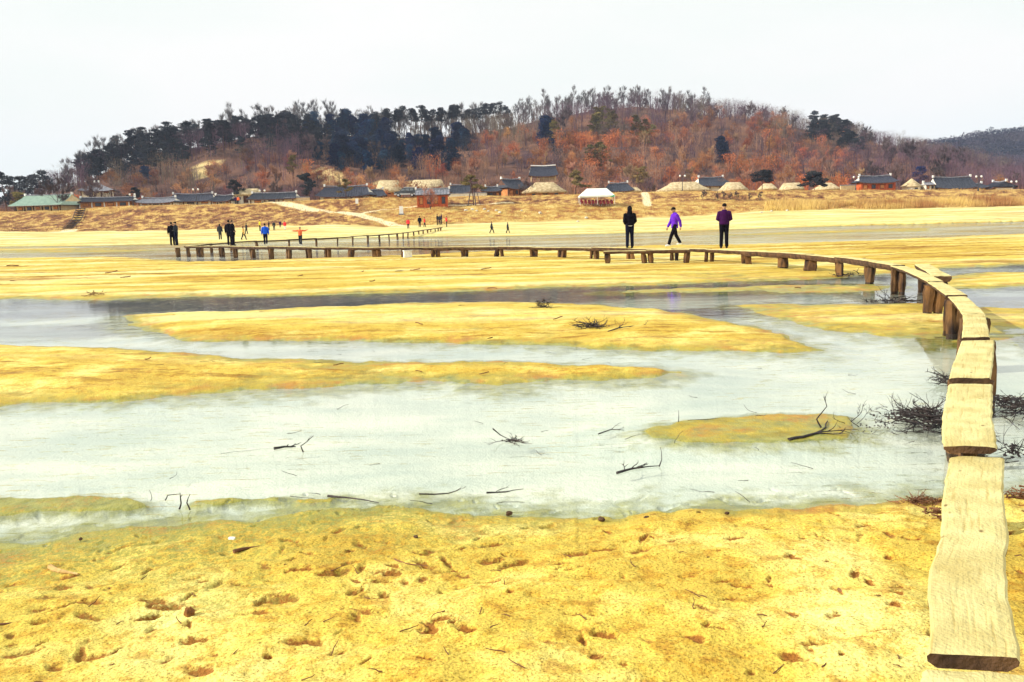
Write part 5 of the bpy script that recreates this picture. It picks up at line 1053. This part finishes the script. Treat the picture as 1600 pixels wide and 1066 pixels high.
def line_stick(pxs, r, label, name='branch', m_=M_stick, lift=None, cat='branch', forks=0, seed=0):
    """a stick lying through a list of picture points, resting on sand or water; lift raises points above it"""
    rg = random.Random(seed + int(pxs[0][0])); pts = []; i0 = (lift or [0]).index(0); by = at_z(*pxs[i0], gz0(at_z(*pxs[i0]))).y
    for i, (x, y) in enumerate(pxs):
        h = lift[i] if lift else 0; p = at_z(x, y, .02 + h) if not h else at_y(x, y, by + rg.uniform(-.01, .03))
        if not h:
            for _ in range(3): p = at_z(x, y, gz0(p) + r * .6)
        pts.append(p)
    pp = [pts[0]]
    for a, b in zip(pts, pts[1:]): pp += [a.lerp(b, .5) + Vector((rg.uniform(-1, 1), rg.uniform(-1, 1), rg.uniform(-.3, .6))) * (b - a).length * .05, b]
    mb = MB(); k = len(pp); mb.tube(pp, [r * (1.1 - .75 * i / (k - 1)) * rg.uniform(.9, 1.1) for i in range(k)], 7, jit=.1, rg=rg)
    for f in range(forks):
        i = rg.randint(1, k - 2); forked(rg, mb, pp[i].copy(), (pp[i + 1] - pp[i]).normalized() + Vector((rg.uniform(-.8, .8), rg.uniform(-.6, .6), rg.uniform(.0, .6))), (pp[-1] - pp[0]).length * rg.uniform(.2, .45), r * .5, 1)
    return thing_from(mb, name, pts[0].copy(), m_, label, cat)
def heap(px, py, w, d, h, n, r, label, seed, m_=M_stick, L=.45, name='driftwood_heap', spread=1.0, up=.25):
    rg = random.Random(seed); c = at_z(px, py, 0); c.z = gz0(c); mb = MB()
    for k in range(n):
        u = rg.gauss(0, .38) * spread; v = rg.gauss(0, .38); q = max(0, 1 - (u * u + v * v) * 1.5); p = c + Vector((u * w, v * d, rg.uniform(0, 1) * h * q))
        a = rg.uniform(0, 6.28); dd = Vector((math.cos(a), math.sin(a) * .6, rg.uniform(-.15, up + .25))); forked(rg, mb, p, dd, L * rg.uniform(.4, 1.3), r * rg.uniform(.5, 1.3), 1 if k % 3 else 2, .35)
    for k in range(n * 4):                      # caught leaves and bark
        u = rg.gauss(0, .3); v = rg.gauss(0, .3); q = max(0, 1 - (u * u + v * v) * 1.5); p = c + Vector((u * w, v * d, rg.uniform(0, .9) * h * q + .01)); a = Vector((rg.uniform(-1, 1), rg.uniform(-1, 1), rg.uniform(-.4, .4))).normalized() * min(.02, L * .05) * rg.uniform(.5, 1.5); b = a.orthogonal() * .6; mb.add([p - a, p + b, p + a, p - b], [(0, 1, 2, 3)])
    return thing_from(mb, name, c, m_, label, 'driftwood')
heap(1456, 664, .34, .62, .16, 120, .007, 'big black tangle of wet branches caught on the left of the bridge over the stream', 1, L=.24, up=.05)
heap(1418, 655, .5, .45, .05, 26, .005, 'sparse wet twigs trailing out left of the big black tangle into the water', 2, L=.3, up=.25)
heap(1580, 640, .35, .62, .14, 90, .007, 'black tangle of branches trapped on the right side of the bridge', 3, L=.26, up=.05); heap(1580, 715, .16, .25, .12, 14, .004, 'loose thin twigs standing in the water at the right edge', 4, L=.28, up=.5, spread=.3)
heap(1478, 600, .12, .40, .12, 40, .006, 'narrow dark wad of branches against a bridge post, farther than the big tangle', 5, L=.18); heap(1370, 672, .5, .35, .10, 14, .004, 'scattered thin twigs poking out of shallow water beside the sandy islet', 6, L=.2, up=.4)
heap(1443, 792, .22, .07, .04, 60, .004, 'brown heap of sticks washed up at the near water edge left of the bridge', 7, M_dry, .09, up=-.2); heap(1466, 838, .08, .20, .10, 26, .007, 'small pile of dark sticks pressed against the nearest long plank', 8, M_dry, .09, up=-.2); heap(1590, 790, .22, .12, .10, 36, .008, 'brown heap of sticks at the near water edge right of the bridge', 9, M_dry, .09, up=-.2)
heap(1395, 472, .6, .4, .10, 34, .011, 'dark driftwood snagged round the thick posts where the bridge curves', 10, L=.35, up=0); heap(1330, 433, .6, .4, .15, 18, .015, 'small dark snag of debris at the foot of a post on the sand', 11, L=.3, up=-.1)
heap(850, 488, .22, .18, .2, 60, .008, 'rounded dark clump of twigs on the middle sandbar', 12, L=.15, up=0); heap(925, 519, .34, .18, .09, 46, .008, 'flat dark clump of branches near the right end of the middle sandbar', 13, L=.24, up=0)
heap(147, 465, .3, .3, .1, 26, .008, 'small rusty clump of brush at the left edge of the far water channel', 14, M_dry, .2, up=0); heap(800, 690, .16, .05, .02, 12, .005, 'dark knot of sticks lying in the shallow water mid-picture', 15, L=.16, up=-.15)
line_stick([(770, 670), (782, 680), (800, 688)], .006, 'thin curved twig sticking up from the dark knot in the shallow water', lift=[.07, .03, 0]); line_stick([(428, 701), (445, 698), (462, 698)], .014, 'short dark driftwood stub with knobbly ends in the water at left', forks=2)
line_stick([(474, 707), (470, 697), (480, 690), (490, 681)], .006, 'forked twig rising from the water beside the short driftwood stub', lift=[0, .04, .09, .13], forks=2); line_stick([(964, 739), (985, 733), (1000, 731), (1030, 728)], .011, 'long low branch with side twigs in the water right of centre', forks=4)
line_stick([(1030, 729), (1034, 718), (1032, 699)], .005, 'bent upright twig at the right end of the long low branch', lift=[0, .05, .14]); line_stick([(1232, 687), (1255, 683), (1272, 678), (1290, 668), (1293, 658)], .015, 'dark bent branch lying on the sandy islet', forks=2)
line_stick([(1283, 668), (1276, 655), (1284, 645), (1292, 635), (1287, 620)], .008, 'crooked branch rising from the sandy islet', lift=[0, .06, .12, .17, .25], forks=1); line_stick([(1060, 660), (1060.5, 650), (1060, 641)], .004, 'thin straight upright twig by the left tip of the sandy islet', lift=[0, .06, .11])
line_stick([(258, 782), (262, 774), (280, 772)], .005, 'arched thin twig in the near shallows at left', lift=[0, .04, .045]); line_stick([(280, 796), (283, 786), (281, 770)], .007, 'upright forked stick in the near shallows at left', lift=[0, .04, .09], forks=3); line_stick([(297, 797), (292, 786), (297, 772)], .006, 'crooked upright twig right of the forked stick in the near shallows', lift=[0, .04, .08])
line_stick([(512, 775), (545, 778), (592, 786)], .009, 'long straight dark stick floating at the near water edge'); line_stick([(365, 862), (390, 856), (418, 853)], .012, 'thick dark stick half buried in wet sand left of centre', m_=M_dry); line_stick([(1310, 921), (1340, 947), (1380, 968), (1425, 986)], .008, 'long curved brown stick lying on the near sand left of the bridge', m_=M_dry)
line_stick([(1405, 859), (1430, 860), (1460, 864)], .005, 'thin straight stick poking out of the sand toward the near plank', m_=M_dry); line_stick([(1408, 992), (1418, 1010)], .005, 'short twig below the long curved brown stick', m_=M_dry); line_stick([(1436, 1036), (1450, 1058)], .005, 'short dark twig beside the lowest plank joint', m_=M_dry)
line_stick([(616, 874), (635, 881), (668, 884)], .006, 'slim brown twig bent across the near sand mid-picture', m_=M_dry); line_stick([(0, 976), (20, 974), (42, 972)], .006, 'slim straight twig at the left edge of the near sand', m_=M_dry); line_stick([(79, 886), (95, 893), (122, 897)], .018, 'short golden-brown driftwood block on the sand at left', m_=M_gold, name='driftwood')
line_stick([(1595, 868), (1575, 870)], .006, 'thin stick on the sand just right of the bridge', m_=M_dry); line_stick([(345, 709), (390, 704), (430, 701)], .0015, 'very thin long twig afloat left of the driftwood stub'); line_stick([(655, 772), (700, 771), (720, 763)], .006, 'low dark twig on the water surface left of centre', forks=1); line_stick([(760, 770), (790, 769), (818, 764)], .006, 'low forked twig on the water surface at centre', forks=2)
line_stick([(950, 518), (985, 510), (1020, 508)], .012, 'long thin branch lying across the right end of the middle sandbar', forks=3); line_stick([(935, 678), (955, 671), (975, 672)], .006, 'curled dark twig left of the sandy islet', forks=2); line_stick([(1075, 657), (1110, 655), (1125, 653)], .004, 'thin twig lying just off the back of the sandy islet')
rock('sand_clod', at_z(296, 958, .0 + max(0, gh(*at_z(296, 958, .2)[:2]))), .036, 5, mat('damp_clod', (.16, .06, .02), (.36, .16, .04), 30, .95, .8, 60), 'round dark brown clod sitting on the near sand at left', None, 'clod', .9)
rock('white_pebble', at_z(362, 842, gz0(at_z(362, 842, 0)) + .01), .035, 6, M_whitew, 'flat white pebble on the wet sand at left', None, 'pebble', .3)
for k, (x, y) in enumerate([(125, 834), (1136, 800), (1010, 806), (650, 842), (795, 788), (940, 806)]): p = at_z(x, y, .08); p.z = gz0(p) + .012; rock('pebble', p, BR.uniform(.015, .03), k + 40, M_bark, 'small dark pebble on the near shoreline', 'dark pebbles on the near shoreline', 'pebble', .6)
p = at_z(637, 402, .1); mb = MB(); mb.box((0, 0, .17), (.42, .3, .34), .3, top=.94); mb.box((0, 0, .35), (.46, .34, .05), .3); o = mb.build('white_block', M_white); o.location = (p.x, p.y, gz0(p) - .02); tag(o, 'small white block standing on the sand in front of the footbridge', 'block')
# floating scraps and sand litter too small to matter one by one still lie as things
spots = [(BR.uniform(-60, 1440), BR.uniform(605, 795)) for _ in range(26)] + [(BR.uniform(0, 1430), BR.uniform(550, 590)) for _ in range(14)]; n_w = n_s = 0
for k, (x, y) in enumerate(spots):
    p = at_z(x, y, 0); g0 = gh(p.x, p.y); a = BR.uniform(0, 3.14); mb = MB(); wet = g0 < 0; p.z = max(g0, 0) + .004
    mb.tube(twigpath(BR, p, Vector((math.cos(a), math.sin(a) * .4, .02)), BR.uniform(.05, .22), 4, .4), [.0026, .0026, .0022, .002, .0015], 5)
    thing_from(mb, 'twig', p, M_stick, 'tiny dark twig afloat on the shallow water' if wet else 'tiny dark twig lying on a sandbar', 'twig', 'twigs afloat on the shallow water' if wet else 'twigs on the sandbars')
for k in range(46):
    x, y = BR.uniform(0, 1430), BR.uniform(830, 1060); p = at_z(x, y, .2); p.z = gh(p.x, p.y); p.z = float(ground_h(np.array([p.x]), np.array([p.y]))[0]) + .004; a = BR.uniform(0, 3.14); mb = MB()
    mb.tube(twigpath(BR, p, Vector((math.cos(a), math.sin(a) * .5, .05)), BR.uniform(.03, .10), 4, .5), [.003, .003, .0025, .002, .0015], 5); thing_from(mb, 'twig', p, M_dry, 'tiny dry brown twig lying on the near sand', 'twig', 'twigs on the near sand')
for k in range(38):                            # dark scraps on the middle sandbars and the wide sand field
    x, y = BR.uniform(0, 1430), BR.choice([BR.uniform(408, 462), BR.uniform(480, 530), BR.uniform(545, 600)]); p = at_z(x, y, .06); g0 = gh(p.x, p.y)
    if g0 < .03: continue
    p.z = g0 + .01; a = BR.uniform(-.5, .5); mb = MB(); L_ = p.y * .012
    mb.tube(twigpath(BR, p, Vector((math.cos(a), math.sin(a), .05)), L_ * BR.uniform(.6, 1.6), 4, .4), [p.y * .0006] * 5, 5); thing_from(mb, 'twig', p, M_dry, 'small dry stick lying on the open sand beyond the near channel', 'twig', 'small sticks on the open sand')

# ================================================================== HAZE
def haze():
    m = bpy.data.materials.new('haze_air'); m.use_nodes = True; t = m.node_tree; t.nodes.clear(); o = N(t, 'ShaderNodeOutputMaterial'); v = N(t, 'ShaderNodeVolumePrincipled')
    v.inputs['Density'].default_value = HAZE; v.inputs['Color'].default_value = (.62, .74, 1, 1); v.inputs['Anisotropy'].default_value = 0; t.links.new(v.outputs[0], o.inputs['Volume'])
    mb = MB(); mb.box((0, 0, 0), (2 * 1750, 2 * 1750, 1)); 
    mb.v = [(x, y, -60 if z < 0 else 165) for x, y, z in mb.v]; o = mb.build('haze', m); tag(o, 'thin pale bluish haze filling the air over river and hills', 'haze', kind='stuff')
HAZE = .00020
haze()
for o in bpy.data.objects:
    if 0 and 'label' in o.keys() and not (4 <= len(o['label'].split()) <= 16): print('LABEL', o.name, len(o['label'].split()), o['label'])
